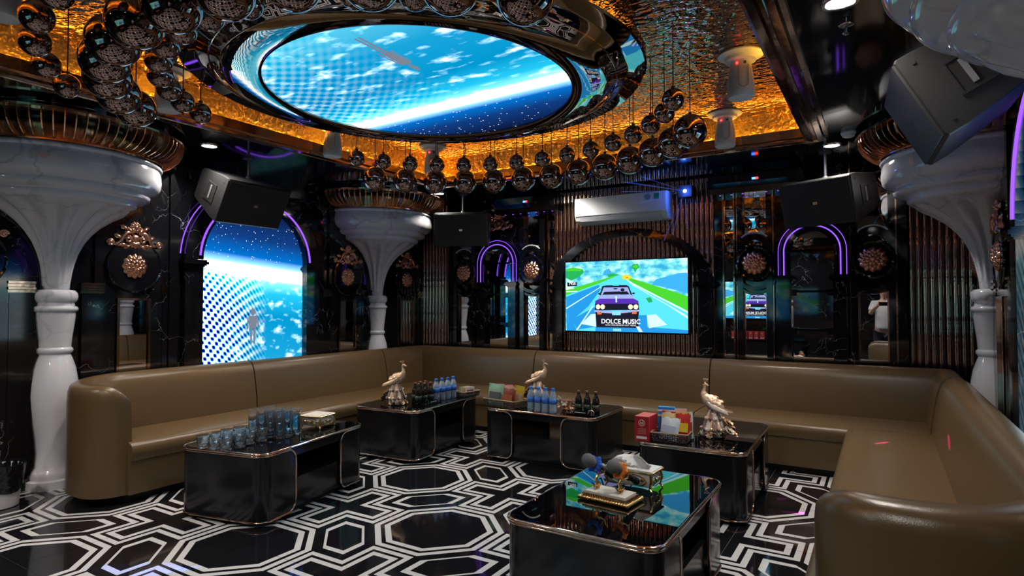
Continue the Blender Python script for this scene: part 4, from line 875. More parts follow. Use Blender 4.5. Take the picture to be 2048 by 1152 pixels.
# ---- gilt caskets
def casket(loc, rz, w, d, h, label, tissue=False):
    t = thing('gilt_casket', label, 'ornate box', loc, rz, 'gilt caskets')
    rows = []
    for z, k in ((0.022, 0.86), (0.035, 0.93), (h * 0.55, 1.0), (h * 0.85, 0.96), (h * 0.9, 0.97)):
        rows.append([(x * w / 2 * k, y * d / 2 * k, z) for x, y in ((-1, -1), (-0.5, -1.03), (0, -1.0), (0.5, -1.03), (1, -1), (1.02, 0), (1, 1), (0, 1.02), (-1, 1), (-1.02, 0))])
    mb = MB(); ids = mb.grid(rows, closed_u=True); mb.face(list(reversed(ids[0]))); mb.face(ids[-1]); put('body', mb, PEARL, t)
    mb = MB(); mb.prism([(-w / 2 - 0.008, -d / 2 - 0.008), (w / 2 + 0.008, -d / 2 - 0.008), (w / 2 + 0.008, d / 2 + 0.008), (-w / 2 - 0.008, d / 2 + 0.008)], lambda p: (p[0], p[1], h * 0.9), lambda p: (p[0] * 0.96, p[1] * 0.96, h)); ld = put('lid', mb, PEARL, t)
    mb = MB(); q = [(-w / 2 - 0.008, -d / 2 - 0.008, h * 0.92), (w / 2 + 0.008, -d / 2 - 0.008, h * 0.92), (w / 2 + 0.008, d / 2 + 0.008, h * 0.92), (-w / 2 - 0.008, d / 2 + 0.008, h * 0.92)]
    for k in range(4): mb.tube([q[k], q[(k + 1) % 4]], 0.0045, 6)
    put('lid_edge', mb, GOLD, ld)
    for sx in (-1, 1):
        for sy in (-1, 1):
            mb = MB(); mb.tube([(sx * w / 2 * 0.98, sy * d / 2 * 0.98, h * 0.88), (sx * w / 2 * 1.03, sy * d / 2 * 1.03, h * 0.5), (sx * w / 2 * 0.95, sy * d / 2 * 0.95, 0.02), (sx * w / 2 * 1.06, sy * d / 2 * 1.06, 0.004)], [0.006, 0.009, 0.007, 0.004], 8)
            mb.ball((sx * w / 2 * 1.04, sy * d / 2 * 1.04, 0.0065), 0.006, 8, 6); put('foot', mb, GOLD, t, True)
    mb = MB()
    for (nx, ny, L_) in ((0, -1, w), (0, 1, w), (1, 0, d), (-1, 0, d)):
        c = Vector((nx * w / 2 * 1.01, ny * d / 2 * 1.01, h * 0.5)); sd = Vector((-ny, nx, 0)); n_ = Vector((nx, ny, 0))
        for e in (-1, 1):
            for k in range(3): mb.leaf(c + sd * (e * 0.006 + e * k * L_ * 0.11), (sd * e * 0.8 + Vector((0, 0, (0.6, -0.6, 0.3)[k]))).normalized(), Vector((0, 0, 1)), n_, L_ * 0.13, 0.008, 0.007, 0, 4, 3)
        mb.ball(tuple(c), 0.010, 8, 5)
        mb.tube([tuple(c + sd * (L_ * 0.40 * math.cos(a)) + Vector((0, 0, h * 0.27 * math.sin(a)))) for a in [2 * PI * k / 20 for k in range(20)]], 0.0022, 5, True)
    put('scrollwork', mb, GOLD, t, True)
    if tissue:
        mb = MB(); rows = []
        for i in range(9):
            u = i / 8; rows.append([((u - 0.5) * w * (0.75 + 0.25 * v / 5) * 0.9, (0.02 * math.sin(u * 7 + v)) + 0.01 * v / 5 - 0.02, h + 0.058 * (v / 5) * math.sin(PI * min(1, max(0, 0.12 + 0.76 * u))) + 0.006 * math.sin(u * 11)) for v in range(6)])
        mb.grid(rows); o = put('tissue', mb, PAPER, t, True); md = o.modifiers.new('thickness', 'SOLIDIFY'); md.thickness = 0.0012
    return t
casket((-3.66, 3.16, ZT0), math.radians(11), 0.165, 0.165, 0.098, 'square gilt casket with a white lid on the table by the left sofa')
casket((-1.095, 2.975, ZT0), math.radians(-4), 0.24, 0.13, 0.105, 'gilt tissue casket with white tissue behind the microphones', True)
# ---- flower-shaped gilt holders
def gilt_flowers(loc, label, seed):
    rnd = random.Random(seed); t = thing('gilt_flower_holder', label, 'ornament', loc, rnd.random(), 'gilt flower holders')
    put('cup', MB().lathe([(0.028, 0), (0.032, 0.008), (0.024, 0.02), (0.034, 0.06), (0.042, 0.085), (0.036, 0.085)], 16), P('amber_cup', (0.45, 0.16, 0.04), 0.3, 0.4) if 'amber_cup' not in MATS else MATS['amber_cup'], t, True)
    for k in range(7):
        a = 2 * PI * k / 7 + rnd.random() * 0.4; mb = MB(); r = 0.042 + 0.02 * rnd.random(); z = 0.03 + 0.075 * rnd.random(); c = Vector((r * math.cos(a), r * math.sin(a), z))
        for q in range(6):
            b = 2 * PI * q / 6; d = (Vector((math.cos(a), math.sin(a), 0.5)) * 0.5 + Vector((-math.sin(a) * math.cos(b), math.cos(a) * math.cos(b), math.sin(b)))).normalized(); mb.leaf(c, d, d.cross(Vector((math.cos(a), math.sin(a), 0.2))).normalized(), Vector((math.cos(a), math.sin(a), 0.3)), 0.032, 0.012, 0.007, 0.006, 3, 3)
        mb.tube([(0.02 * math.cos(a), 0.02 * math.sin(a), 0.02), tuple(c)], 0.004, 5); mb.ball(tuple(c), 0.008, 6, 5); put('flower', mb, (PGOLD, PPEARL)[k % 2], t, True)
gilt_flowers((-2.385, 4.80, ZT0), 'gilt flower holder between the water and dark bottles below the television', 3); gilt_flowers((-3.80, 4.70, ZT0), 'gilt flower holder behind the dark bottles in the back left corner', 4)
# ---- bottles
def bottle_parts():
    b = mesh_of('bottle', MB().lathe([(0.027, 0), (0.031, 0.004), (0.032, 0.03), (0.030, 0.05), (0.032, 0.07), (0.032, 0.13), (0.029, 0.15), (0.018, 0.178), (0.0135, 0.186), (0.0135, 0.196)], 18), WATER, True, angle=50)
    l = mesh_of('label', MB().lathe([(0.0328, 0.078), (0.0328, 0.128)], 18), BLUEL, True); c = mesh_of('cap', MB().lathe([(0.0155, 0.190), (0.0155, 0.210), (0.013, 0.212), (0.001, 0.212)], 16), BLUEP, True, angle=40); return b, l, c
WB = bottle_parts()
def dark_parts():
    b = mesh_of('bottle', MB().lathe([(0.027, 0), (0.031, 0.004), (0.031, 0.10), (0.027, 0.125), (0.016, 0.150), (0.0125, 0.162), (0.0125, 0.178)], 18), DKBOT, True, angle=50)
    l = mesh_of('label', MB().lathe([(0.0316, 0.03), (0.0316, 0.075)], 18), DKLAB, True); c = mesh_of('cap', MB().lathe([(0.0145, 0.174), (0.0145, 0.187), (0.012, 0.189), (0.001, 0.189)], 16), CAPB, True, angle=40); return b, l, c
DB = dark_parts()
def bottle(parts, name, x, y, label, group):
    t = thing(name, label, 'bottle', (x, y, ZT0), random.random() * 6, group); b = obj('bottle', parts[0], t); obj('label', parts[1], b); obj('cap', parts[2], t)
for k in range(4): bottle(WB, 'water_bottle', -3.66 + 0.006 * k, 4.58 + 0.083 * k, 'blue-capped water bottle in the back left corner, %s from left' % ORD[k], 'water bottles on the corner table')
for k in range(4): bottle(WB, 'water_bottle', -2.625 + 0.074 * k, 4.60 - 0.004 * k, 'blue-capped water bottle below the television, %s from left' % ORD[k], 'water bottles on the crosswise table')
for k in range(3): bottle(DB, 'dark_bottle', -2.235 + 0.078 * k, 4.74 + 0.006 * k, 'dark brown bottle below the television, %s from left' % ORD[k], 'dark bottles on the crosswise table')
for k in range(6): bottle(DB, 'dark_bottle', -3.745 + 0.012 * (k % 3) + (0.0 if k < 3 else -0.05) + 0.05, 4.36 + 0.075 * (k % 3) + (0 if k < 3 else 0.03), 'dark brown bottle in the back left corner, %s of the %s row' % (ORD[k % 3], 'front' if k < 3 else 'rear'), 'dark bottles on the corner table') if k < 3 else bottle(DB, 'dark_bottle', -3.775, 4.41 + 0.075 * (k - 3), 'dark brown bottle in the back left corner, %s of the rear row' % ORD[k - 3], 'dark bottles on the corner table')
# ---- black wire sign racks in front of the dark bottles
def rack(loc, rz, label):
    t = thing('bottle_rack', label, 'rack', loc, rz, 'black bottle racks')
    put('tray', MB().box(-0.13, 0.13, -0.035, 0.035, 0.0, 0.010), GLOSS, t); put('plate', MB().box(-0.06, 0.06, -0.037, -0.033, 0.012, 0.04), TGLASS, t)
    put('plate_print', MB().box(-0.05, 0.05, -0.0376, -0.037, 0.023, 0.028), WPLAST, t)
    for s in (-1, 1):
        mb = MB(); mb.tube([(s * 0.07, -0.033, 0.01), (s * 0.08, -0.036, 0.045), (s * 0.105, -0.036, 0.055), (s * 0.125, -0.034, 0.04), (s * 0.12, -0.033, 0.01)], 0.004, 6); put('wire', mb, CHROME, t, True)
rack((-2.16, 4.645, ZT0), 0, 'black sign rack before the dark bottles below the television'); rack((-3.60, 4.42, ZT0), math.radians(94), 'black sign rack before the dark bottles in the back left corner')
# ---- woven baskets and what they hold
def basket(loc, rz, w, d, h, label):
    t = thing('woven_basket', label, 'basket', loc, rz, 'woven baskets'); fl_ = 1.10
    put('base', MB().box(-w / 2, w / 2, -d / 2, d / 2, 0.0, 0.006), WOVEN, t)
    c = [(-w / 2, -d / 2), (w / 2, -d / 2), (w / 2, d / 2), (-w / 2, d / 2)]
    for k in range(4):
        a, b = Vector(c[k]), Vector(c[(k + 1) % 4]); n = max(5, int((b - a).length / 0.014)); mb = MB()
        for q in range(n + 1):
            p = a + (b - a) * q / n; mb.tube([(p.x, p.y, 0.003), (p.x * fl_, p.y * fl_, h)], 0.0028, 4)
        for r in range(1, 5):
            z = h * r / 5; f2 = 1 + (fl_ - 1) * r / 5; pts = []
            for q in range(n * 2 + 1): p = a + (b - a) * q / (2 * n); o = 0.003 * (-1) ** (q // 2 + r); nn = Vector((b - a).yx); nn = Vector((nn.x, -nn.y)).normalized(); pts.append(((p.x + nn.x * o) * f2, (p.y + nn.y * o) * f2, z))
            mb.tube(pts, 0.0036, 4)
        put('wall', mb, WOVEN, t)
    mb = MB(); mb.tube([(x * fl_, y * fl_, h) for x, y in c], 0.0055, 6, True); put('rim', mb, WRIM, t); return t
basket((-1.235, 4.10, ZT0), math.radians(4), 0.22, 0.17, 0.062, 'woven basket of snacks beside the red cartons'); basket((-2.93, 4.685, ZT0), math.radians(-10), 0.34, 0.20, 0.068, 'woven basket of snack bags on the table below the television'); basket((-3.60, 5.00, ZT0), math.radians(80), 0.21, 0.13, 0.05, 'small woven basket of cards in the back left corner')
def bag(loc, rz, lean, w, h, bul, mats, label, roll=0.0):
    t = thing('snack_bag', label, 'snack bag', loc, rz, 'snack bags'); mb = MB(); R = Matrix.Rotation(roll, 3, 'Y'); R = Matrix.Rotation(-lean, 3, 'X') @ R
    mb.f = lambda x, y, z: tuple(R @ Vector((x, y, z)))
    for s in (-1, 1):
        rows = []
        for i in range(9):
            v = i / 8; rows.append([((u / 6 - 0.5) * w * (1 - 0.05 * math.sin(PI * v)), s * bul * (max(0, math.sin(PI * u / 6)) * max(0, math.sin(PI * v))) ** 0.6 + 0.003 * math.sin(u * 2 + i), v * h) for u in range(7)])
        mb.grid(rows)
    put('pouch', mb, mats[0], t, True, merge=True)
    mb2 = MB(mb.f); mb2.box(-w * 0.34, w * 0.34, -bul - 0.003, -bul + 0.004, h * 0.30, h * 0.62); put('print', mb2, mats[1], t)
    mb3 = MB(mb.f); mb3.box(-w * 0.49, w * 0.49, -0.002, 0.002, h * 0.94, h); put('seal', mb3, mats[2], t)
C = lambda n, c, r=0.35: P(n, c, r) if n not in MATS else MATS[n]
silver, tan, redb, yel, blu, grn, mar, pnk = C('silver_film', (0.62, 0.64, 0.70), 0.25), C('tan_film', (0.72, 0.52, 0.30)), C('red_film', (0.55, 0.03, 0.03)), C('yellow_film', (0.80, 0.52, 0.04)), C('blue_film', (0.04, 0.22, 0.65)), C('green_film', (0.30, 0.46, 0.30)), C('maroon_film', (0.32, 0.06, 0.03)), C('pink_film', (0.75, 0.35, 0.33))
zb = ZT0 + 0.012
bag((-1.245, 4.045, zb), math.radians(6), 0.22, 0.125, 0.155, 0.016, (silver, C('grey_print', (0.42, 0.46, 0.58)), yel), 'silver snack bag at the front of the basket by the red cartons', 0.12)
bag((-1.235, 4.085, zb), math.radians(2), 0.12, 0.16, 0.185, 0.012, (tan, C('tan_print', (0.80, 0.66, 0.42)), redb), 'tan snack bag behind the silver one', 0.05)
bag((-1.165, 4.085, zb), math.radians(20), 0.1, 0.10, 0.185, 0.011, (redb, yel, yel), 'red and yellow snack bag at the right of the basket', 0.08)
bag((-1.215, 4.135, zb), math.radians(0), 0.05, 0.16, 0.20, 0.012, (pnk, redb, silver), 'pink and white snack bag at the rear of the basket', -0.05)
bag((-1.145, 4.155, zb), math.radians(40), 0.05, 0.09, 0.18, 0.010, (silver, mar, grn), 'silver snack bag with maroon print at the right rear of the basket')
t = thing('snack_box_pack', 'blue striped snack box standing at the back of the basket by the red cartons', 'snack box', (-1.285, 4.150, zb), math.radians(8))
put('carton', MB().box(-0.055, 0.055, -0.02, 0.02, 0, 0.205), blu, t); put('stripe', MB().box(-0.056, 0.056, -0.021, 0.021, 0.14, 0.155), PAPER, t); put('stripe', MB().box(-0.056, 0.056, -0.021, 0.021, 0.175, 0.187), PAPER, t)
bag((-3.02, 4.635, zb), math.radians(-12), 0.12, 0.20, 0.19, 0.018, (grn, C('grey_patch', (0.12, 0.11, 0.13)), C('mint_film', (0.25, 0.62, 0.42))), 'pale green snack bag at the left of the basket below the television')
bag((-2.875, 4.615, zb), math.radians(-12), 0.10, 0.185, 0.165, 0.016, (mar, C('rust_print', (0.42, 0.12, 0.06)), C('cream_film', (0.70, 0.62, 0.48))), 'brown red snack bag in the middle of the basket below the television')
bag((-2.805, 4.665, zb), math.radians(20), 0.05, 0.09, 0.185, 0.010, (yel, tan, yel), 'yellow snack bag at the right of the basket below the television', 0.15)
bag((-2.945, 4.700, zb), math.radians(-10), 0.02, 0.22, 0.185, 0.014, (pnk, redb, redb), 'pink snack bag at the rear of the basket below the television')
for k in range(5):
    t = thing('card', 'cream card standing in the small corner basket, %s from front' % ORD[k], 'card', (-3.62 + 0.012 * k, 5.0, ZT0 + 0.007), math.radians(80), 'cards in the basket')
    put('sheet', MB().box(-0.06, 0.06, -0.004 , 0.004, 0, 0.085), (PAPER, tan, tan, C('cream_film', (0.7, 0.62, 0.48)), grn)[k], t); put('print', MB().box(-0.045, 0.045, -0.0046, -0.004, 0.02, 0.06), mar, t)
    t.location = (-3.60 + (k - 2) * 0.022 * math.cos(math.radians(170)), 5.0 + (k - 2) * 0.022 * math.sin(math.radians(170)), ZT0 + 0.007)
# ---- red cartons
def carton(loc, rz, label, group):
    t = thing('red_carton', label, 'carton', loc, rz, group)
    put('box', MB().box(-0.05, 0.05, -0.021, 0.021, 0, 0.165), RED, t); put('top_flap', MB().box(-0.048, 0.048, -0.019, 0.019, 0.165, 0.1665), REDT, t)
    mb = MB(); ringdisc(mb, 0, 0.122, 0.020, 0.0022, -0.0215, 20); mb.box(-0.010, -0.002, -0.0222, -0.021, 0.113, 0.130); mb.box(0.002, 0.011, -0.0222, -0.021, 0.113, 0.130); e_ = put('emblem', mb, C('cream_print', (0.75, 0.55, 0.45)), t)
    mb = MB()
    for k in range(4): mb.box(-0.03 + 0.004 * (k % 2), 0.03, -0.0220, -0.021, 0.050 + 0.010 * k, 0.054 + 0.010 * k)
    put('lettering', mb, C('pink_print', (0.62, 0.22, 0.20)), t); put('label', MB().box(-0.037, 0.035, -0.0222, -0.021, 0.016, 0.032), PAPER, t)
for k in range(4): carton((-1.405 + 0.001 * k, 3.995 + 0.043 * k, ZT0), math.radians(2), 'red carton beside the snack basket, %s from the front' % ORD[k], 'red cartons')
# ---- peacocks
def peony(mb, c, n_, k, R):
    u_ = n_.cross(Vector((0.1, 0.2, 1))).normalized(); v_ = n_.cross(u_)
    for lay, (m_, rr) in enumerate(((8, 1.0), (7, 0.78), (5, 0.5))):
        for b in range(m_):
            g_ = 2 * PI * (b + 0.5 * lay) / m_; d = (u_ * math.cos(g_) + v_ * math.sin(g_) + n_ * (0.15 + 0.45 * lay)).normalized(); mb.leaf(tuple(c * k), d, d.cross(n_).normalized(), n_, rr * R * k, 0.42 * R * k, 0.12 * R, 0.2 * R, 4, 4)
    mb.ball(tuple((c + n_ * 0.3 * R) * k), 0.28 * R * k, 8, 6)
def peacock(loc, rz, label, turn=1, k=1.0):
    t = thing('peacock_figurine', label, 'figurine', loc, rz, 'gilt peacocks'); rnd = random.Random(5 + int(turn))
    S = lambda p: tuple(c * k for c in p)
    prof = [(0.070, 0), (0.080, 0.010), (0.070, 0.03), (0.060, 0.06), (0.050, 0.10), (0.040, 0.14), (0.030, 0.18), (0.014, 0.21), (0.001, 0.215)]
    mb = MB(); mb.lathe(prof, 24, flute=lambda a, z: 1 + 0.14 * math.sin(5 * a + z * 60) + 0.10 * math.sin(9 * a - z * 90)); mb.V = [S(v) for v in mb.V]; put('rock', mb, PBRONZE, t, True)
    mb = MB(); hx = turn
    path = [(-0.075, 0, 0.190), (-0.055, 0, 0.205), (-0.025, 0, 0.225), (0.012, 0, 0.245), (0.038, 0, 0.262), (0.055, 0, 0.285), (0.060, 0, 0.31), (0.053, 0, 0.332), (0.05, 0, 0.348), (0.056, 0, 0.360), (0.062 if hx > 0 else 0.05, 0, 0.363), (0.08 if hx > 0 else 0.034, 0, 0.357), (0.094 if hx > 0 else 0.02, 0, 0.352)]
    rad = [0.016, 0.034, 0.046, 0.049, 0.040, 0.024, 0.0145, 0.0105, 0.010, 0.0125, 0.013, 0.007, 0.0015]
    mb.tube([S(p) for p in path], [r * k for r in rad], 14); put('body', mb, PGOLD, t, True)
    mb = MB()                                            # scale feathers over breast and back
    for i in range(5):
        for j in range(10):
            a = 2 * PI * (j + 0.5 * (i % 2)) / 10; p = Vector(path[1 + i]); q = Vector(path[2 + i]); d = (p - q).normalized(); r = rad[1 + i] * 1.0
            up_ = Vector((0, 1, 0)); sd_ = d.cross(up_).normalized(); n_ = up_ * math.cos(a) + sd_ * math.sin(a); mb.leaf((q + n_ * rad[2 + i] * 0.98) * k, (d + n_ * 0.22).normalized(), d.cross(n_).normalized(), n_, 0.036 * k, 0.015 * k, 0.005, 0, 4, 3)
    put('plumage', mb, PGOLD, t, True)
    mb = MB()
    for a in (-0.5, -0.1, 0.3):
        e = (0.052 + 0.03 * math.sin(a) - 0.005, 0.012 * a, 0.372 + 0.026 * math.cos(a)); mb.tube([S((0.052, 0, 0.370)), S(e)], 0.0016, 5); mb.ball(S(e), 0.0055, 6, 5)
    put('crest', mb, PGOLD, t)
    for s in (-1, 1):
        mb = MB()
        for q in range(8): mb.leaf(S((0.03 - 0.012 * q, s * 0.042, 0.25 - 0.006 * q)), Vector((-0.75, s * 0.25, -0.6 + 0.03 * q)).normalized(), Vector((0.5, 0, -0.8)).normalized(), Vector((0, s, 0.2)), 0.085 * k, 0.016 * k, 0.010, 0, 4, 3)
        put('wing', mb, (PGOLD, PPEARL)[s > 0], t, True)
        mb = MB(); mb.tube([S((0.005, s * 0.016, 0.215)), S((0.008, s * 0.018, 0.165))], 0.005, 6); put('leg', mb, PGOLD, t)
    for q in range(30):                                  # long train falling round the rock
        a = (q / 29 - 0.5) * 5.2 + PI; ring_ = q % 3; L_ = (0.165, 0.12, 0.09)[ring_] * k; z0 = (0.185, 0.15, 0.20)[ring_]; rr = (0.030, 0.046, 0.028)[ring_]
        o_ = Vector((math.cos(a), math.sin(a), 0)); d = (o_ * 0.32 + Vector((0, 0, -0.95))).normalized(); sd = Vector((-math.sin(a), math.cos(a), 0)); base = Vector((-0.012 + rr * math.cos(a), rr * math.sin(a), z0)) * k
        mb = MB(); mb.leaf(base, d, sd, (o_ + Vector((0, 0, 0.3))).normalized(), L_, 0.019 * k, 0.010, 0.012, 6, 4); c = base + d * (L_ * 0.78) + o_ * 0.016; mb.ball(tuple(c), 0.012 * k, 8, 6, (1, 1, 1.2)); put('tail_feather', mb, (PPEARL, PBRONZE, PGOLD, PBRONZE)[q % 4], t, True)
    for q in range(9):
        a = 2 * PI * q / 9 + 0.2; c = Vector((0.074 * math.cos(a), 0.074 * math.sin(a), 0.022 + 0.02 * (q % 2))); mb = MB(); peony(mb, c, Vector((math.cos(a), math.sin(a), 0.55)).normalized(), k, 0.026); put('flower', mb, (PGOLD, PPEARL)[q % 2], t, True)
    for q, (x, y, z, R) in enumerate(((-0.105, 0.0, 0.095, 0.045), (-0.12, 0.035, 0.055, 0.038), (-0.12, -0.035, 0.06, 0.038), (-0.14, 0.0, 0.03, 0.034))):
        mb = MB(); peony(mb, Vector((x, y, z)), Vector((-0.6, y * 6, 0.75)).normalized(), k, R); mb.tube([S((-0.05, y * 0.5, z * 0.6)), S((x, y, z))], 0.006, 5); put('flower', mb, (PGOLD, PPEARL, PBRONZE)[q % 3], t, True)
    return t
peacock((-1.03, 4.37, ZT0), math.radians(178), 'gilt peacock figurine beside the snack basket and red cartons', -1, 1.0); peacock((-2.83, 5.12, ZT0), math.radians(12), 'gilt peacock figurine on the table below the television', 1, 0.98); peacock((-3.85, 4.25, ZT0), math.radians(15), 'gilt peacock figurine in the back left corner', 1, 1.0)
# ---- microphone stand
t = thing('microphone_stand', 'gilt tabletop microphone stand with an ornate beaded base', 'microphone stand', (-1.115, 2.715, ZT0), math.radians(-6))
put('base', MB().box(-0.125, 0.125, -0.075, 0.075, 0.004, 0.020), GOLD, t); put('plaque', MB().box(-0.105, 0.105, -0.058, 0.058, 0.030, 0.040), PEARL, t); put('step', MB().box(-0.113, 0.113, -0.064, 0.064, 0.020, 0.031), PBRONZE, t)
for (x0, y0, x1, y1, n) in ((-0.125, -0.075, 0.125, -0.075, 18), (0.125, -0.075, 0.125, 0.075, 11), (0.125, 0.075, -0.125, 0.075, 18), (-0.125, 0.075, -0.125, -0.075, 11)):
    mb = MB()
    for k in range(n): mb.ball((x0 + (x1 - x0) * k / n, y0 + (y1 - y0) * k / n, 0.0115), 0.0092 if k else 0.0112, 8, 6)
    put('beading', mb, GOLD, t, True)
    mb = MB()
    for k in range(n): mb.tube([(0.93 * (x0 + (x1 - x0) * (k + 0.5) / n), 0.9 * (y0 + (y1 - y0) * (k + 0.5) / n), 0.018), (0.93 * (x0 + (x1 - x0) * (k + 0.5) / n), 0.9 * (y0 + (y1 - y0) * (k + 0.5) / n), 0.032)], 0.0025, 5)
    put('railing', mb, GOLD, t)
for px_ in (-0.075, 0.05):
    mb = MB(); mb.tube([(px_, 0.0, 0.04), (px_ + 0.006, 0.004, 0.06), (px_ - 0.004, -0.002, 0.085), (px_ + 0.002, 0.018, 0.108)], [0.016, 0.010, 0.008, 0.007], 8); mb.tube([(px_ - 0.027, 0.034, 0.135), (px_ - 0.026, 0.026, 0.112), (px_ + 0.0, 0.021, 0.102), (px_ + 0.028, 0.026, 0.112), (px_ + 0.029, 0.034, 0.135)], 0.005, 6)
    for q in range(6): d = Vector((math.cos(q * PI / 3), math.sin(q * PI / 3), 0.5)).normalized(); mb.leaf((px_, 0, 0.042), d, Vector((-math.sin(q * PI / 3), math.cos(q * PI / 3), 0)), Vector((0, 0, 1)), 0.03, 0.009, 0.006, 0.01, 4, 3)
    put('holder', mb, GOLD, t, True)
def mic(head, tail, ringm, label):
    h, e = Vector(head), Vector(tail); d = (e - h).normalized(); L_ = 0.235; t = thing('microphone', label, 'microphone', tuple(h + d * L_), 0, 'microphones'); base = h + d * L_; f = lambda q: tuple(h + d * q - base)
    mb = MB(); mb.tube([f(-0.032), f(-0.030), f(-0.022), f(-0.008), f(0.01), f(0.026), f(0.04), f(0.046)], [0.004, 0.016, 0.026, 0.031, 0.031, 0.028, 0.023, 0.018], 18); put('foam_cover', mb, FOAM, t, True)
    mb = MB(); mb.tube([f(0.044), f(0.06), f(0.10), f(0.19), f(0.198)], [0.019, 0.020, 0.0175, 0.0155, 0.014], 16); put('handle', mb, MICB, t, True); mb = MB(); mb.tube([f(0.197), f(0.232), f(0.235)], [0.0165, 0.0165, 0.013], 16); put('end_cap', mb, PLINTH, t, True)
    mb = MB(); mb.tube([f(0.050), f(0.053), f(0.067), f(0.070)], [0.030, 0.036, 0.036, 0.030], 16)
    for q in range(6):
        s_ = d.cross(Vector((0, 0, 1))).normalized(); u_ = s_.cross(d); a = q * PI / 3; mb.ball(tuple(Vector(f(0.06)) + (s_ * math.cos(a) + u_ * math.sin(a)) * 0.034), 0.0105, 8, 6)
    put('slip_ring', mb, ringm, t, True)
mic((-1.214, 2.683, 0.641), (-1.178, 2.86, 0.54), BLUER, 'microphone with grey foam head and blue ring'); mic((-1.081, 2.672, 0.632), (-1.045, 2.85, 0.532), ORANGE, 'microphone with grey foam head and orange ring')

# ================================================================== bin
t = thing('waste_bin', 'white waste bin lined with a black bag at the left edge', 'bin', (-5.20, 1.72, 0.0008))
put('bucket', MB().lathe([(0.115, 0), (0.12, 0.004), (0.142, 0.275), (0.136, 0.275), (0.114, 0.01), (0.001, 0.01)], 36), BINW, t, True, 40)
mb = MB(); mb.lathe([(0.130, 0.15), (0.138, 0.22), (0.146, 0.275), (0.148, 0.286), (0.139, 0.288), (0.131, 0.26), (0.12, 0.10), (0.001, 0.05)], 48, flute=lambda a, z: 1 + 0.025 * math.sin(17 * a + 30 * z) + 0.012 * math.sin(29 * a))
mb.V = [(x * 1.06, y * 1.06, z - (0.05 * (0.5 + 0.5 * math.sin(2 * math.atan2(y, x) + 1)) if abs(z - 0.15) < 0.001 else 0)) if z > 0.12 and i < 200 else (x, y, z) for i, (x, y, z) in enumerate(mb.V)]
put('bag', mb, BAG, t, True, 70)

# ================================================================== opposite side of the room (seen only in the mirrors)
t = thing('media_console', 'low black console under the opposite television', 'cabinet', (-2.38, YF + 0.26, 0.0005))
put('body', MB().box(-1.0, 1.0, -0.2, 0.2, 0.06, 0.62), GLOSS, t); put('plinth', MB().box(-0.95, 0.95, -0.17, 0.17, 0, 0.06), PLINTH, t)
for k in range(4): d_ = put('door', MB().box(-0.985 + 0.495 * k, -0.985 + 0.485 + 0.495 * k, 0.2, 0.216, 0.08, 0.60), TABLE, t); put('knob', MB().lathe([(0.012, 0), (0.012, 0.02)], 10, c=(-0.985 + 0.45 + 0.495 * k, 0.23, 0.34)), CHROME, d_)
put('worktop', MB().box(-1.01, 1.01, -0.21, 0.22, 0.62, 0.645), TGLASS, t)
for k in range(6): carton((-2.75 + 0.115 * k, YF + 0.30, 0.6462), PI, 'red carton on the opposite console, %s from the left in the mirror' % ORD[k], 'red cartons on the console')

# ================================================================== the person taking the picture (seen only in the mirrors)
def skin(name, verts, edges, radii, mat, parent, sub=2):
    me = bpy.data.meshes.new(name); me.from_pydata(verts, edges, []); me.materials.append(mat); o = obj(name, me, parent)
    md = o.modifiers.new('skin', 'SKIN'); md.use_smooth_shade = True
    for i, r in enumerate(radii): me.skin_vertices[0].data[i].radius = r if isinstance(r, tuple) else (r, r)
    me.skin_vertices[0].data[0].use_root = True; sd_ = o.modifiers.new('smooth', 'SUBSURF'); sd_.levels = sub; sd_.render_levels = sub; return o
SKINM, SHIRT, TROU, HAIR = P('skin_tone', (0.55, 0.34, 0.25), 0.5), P('pale_shirt', (0.62, 0.62, 0.66), 0.8), P('dark_trousers', (0.03, 0.03, 0.045), 0.8), P('black_hair', (0.012, 0.010, 0.009), 0.4)
t = thing('person', 'person in a pale shirt raising a phone, reflected in the back wall mirror', 'person', (0.02, -0.56, 0.0008))
bv = [(0, 0, 0.93), (0, 0, 1.08), (0, 0.0, 1.25), (0, 0, 1.40), (0, 0.01, 1.47), (0, 0.015, 1.52), (0, 0.02, 1.60), (0, 0.01, 1.69)]; be = [(i, i + 1) for i in range(7)]; br = [(0.15, 0.11), (0.135, 0.10), (0.15, 0.105), (0.13, 0.09), (0.055, 0.055), (0.052, 0.052), (0.078, 0.092), (0.06, 0.075)]
for sx_ in (-1, 1):
    b0 = len(bv); bv += [(sx_ * 0.16, 0, 1.40), (sx_ * 0.22, 0.06, 1.20), (sx_ * 0.15, 0.24, 1.30), (sx_ * 0.085, 0.36, 1.37), (sx_ * 0.075, 0.41, 1.385)]; br += [0.055, 0.043, 0.034, 0.026, 0.03]; be += [(3, b0)] + [(b0 + q, b0 + q + 1) for q in range(4)]
    b0 = len(bv); bv += [(sx_ * 0.09, 0, 0.86), (sx_ * 0.10, 0.02, 0.48), (sx_ * 0.11, -0.01, 0.09), (sx_ * 0.12, 0.10, 0.04)]; br += [0.085, 0.058, 0.042, 0.036]; be += [(0, b0)] + [(b0 + q, b0 + q + 1) for q in range(3)]
    for q in range(5):
        f0 = len(bv); z = 1.355 + 0.018 * q; L_ = (0.05, 0.07, 0.078, 0.072, 0.055)[q]
        bv += [(sx_ * 0.085, 0.43, z), (sx_ * (0.088 - 0.01), 0.43 + L_ * 0.5, z + 0.004), (sx_ * 0.06, 0.43 + L_ * 0.62, z + 0.004)]; br += [0.0095, 0.0085, 0.0075]; be += [(b0 - 1, f0), (f0, f0 + 1), (f0 + 1, f0 + 2)]
skin('body', bv, be, br, SKINM, t)
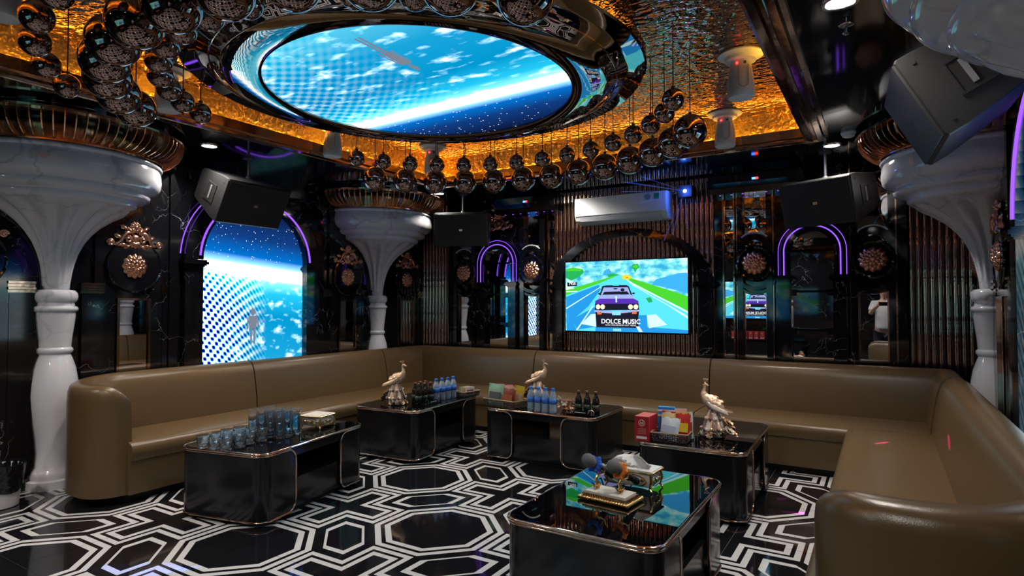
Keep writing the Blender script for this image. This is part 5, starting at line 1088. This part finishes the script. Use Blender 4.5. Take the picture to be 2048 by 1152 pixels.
sv = [(0, 0, 1.10), (0, 0, 0.88), (0, 0, 1.25), (0, 0, 1.41), (0, 0.004, 1.45)]; se = [(1, 0), (0, 2), (2, 3), (3, 4)]; sr = [(0.160, 0.125), (0.178, 0.14), (0.165, 0.12), (0.145, 0.10), (0.065, 0.065)]
for sx_ in (-1, 1): b0 = len(sv); sv += [(sx_ * 0.165, 0, 1.405), (sx_ * 0.215, 0.05, 1.24)]; sr += [0.068, 0.062]; se += [(3, b0), (b0, b0 + 1)]
skin('shirt', sv, se, sr, SHIRT, t)
tv_ = [(0, 0, 0.95)]; te_ = []; tr_ = [(0.165, 0.125)]
for sx_ in (-1, 1): b0 = len(tv_); tv_ += [(sx_ * 0.095, 0, 0.85), (sx_ * 0.10, 0.02, 0.48), (sx_ * 0.11, -0.01, 0.11)]; tr_ += [0.10, 0.075, 0.062]; te_ += [(0, b0), (b0, b0 + 1), (b0 + 1, b0 + 2)]
skin('trousers', tv_, te_, tr_, TROU, t)
mb = MB(); mb.ball((0, 0.0, 1.66), 0.098, 18, 12, (0.92, 1.0, 1.02)); mb.F = [f for f in mb.F if sum(mb.V[i][2] for i in f) / len(f) > 1.645 or (sum(mb.V[i][1] for i in f) / len(f) < -0.01 and sum(mb.V[i][2] for i in f) / len(f) > 1.58)]; mb.M = [0] * len(mb.F); put('hair', mb, HAIR, t, True)
for sx_ in (-1, 1):
    mb = MB(); mb.ball((sx_ * 0.031, 0.104, 1.622), 0.010, 8, 6); put('eye', mb, HAIR, t, True); mb = MB(); mb.ball((sx_ * 0.086, 0.01, 1.61), 0.026, 8, 6, (0.35, 0.7, 1.0)); put('ear', mb, SKINM, t, True)
mb = MB(); mb.tube([(0, 0.10, 1.63), (0, 0.122, 1.592), (0, 0.105, 1.585)], [0.008, 0.013, 0.007], 8); put('nose', mb, SKINM, t, True); mb = MB(); mb.tube([(-0.024, 0.098, 1.556), (0, 0.106, 1.554), (0.024, 0.098, 1.556)], 0.0055, 6); put('mouth', mb, P('lip', (0.42, 0.16, 0.14), 0.5), t, True)
t = thing('phone', 'black phone held up in front of the face, seen in the mirror', 'phone', (0.02, -0.075, 1.392), 0)
put('case', MB().box(-0.078, 0.078, -0.004, 0.004, -0.037, 0.037), GLOSS, t); put('camera_bump', MB().box(0.045, 0.072, 0.004, 0.007, 0.0, 0.03), PLINTH, t)
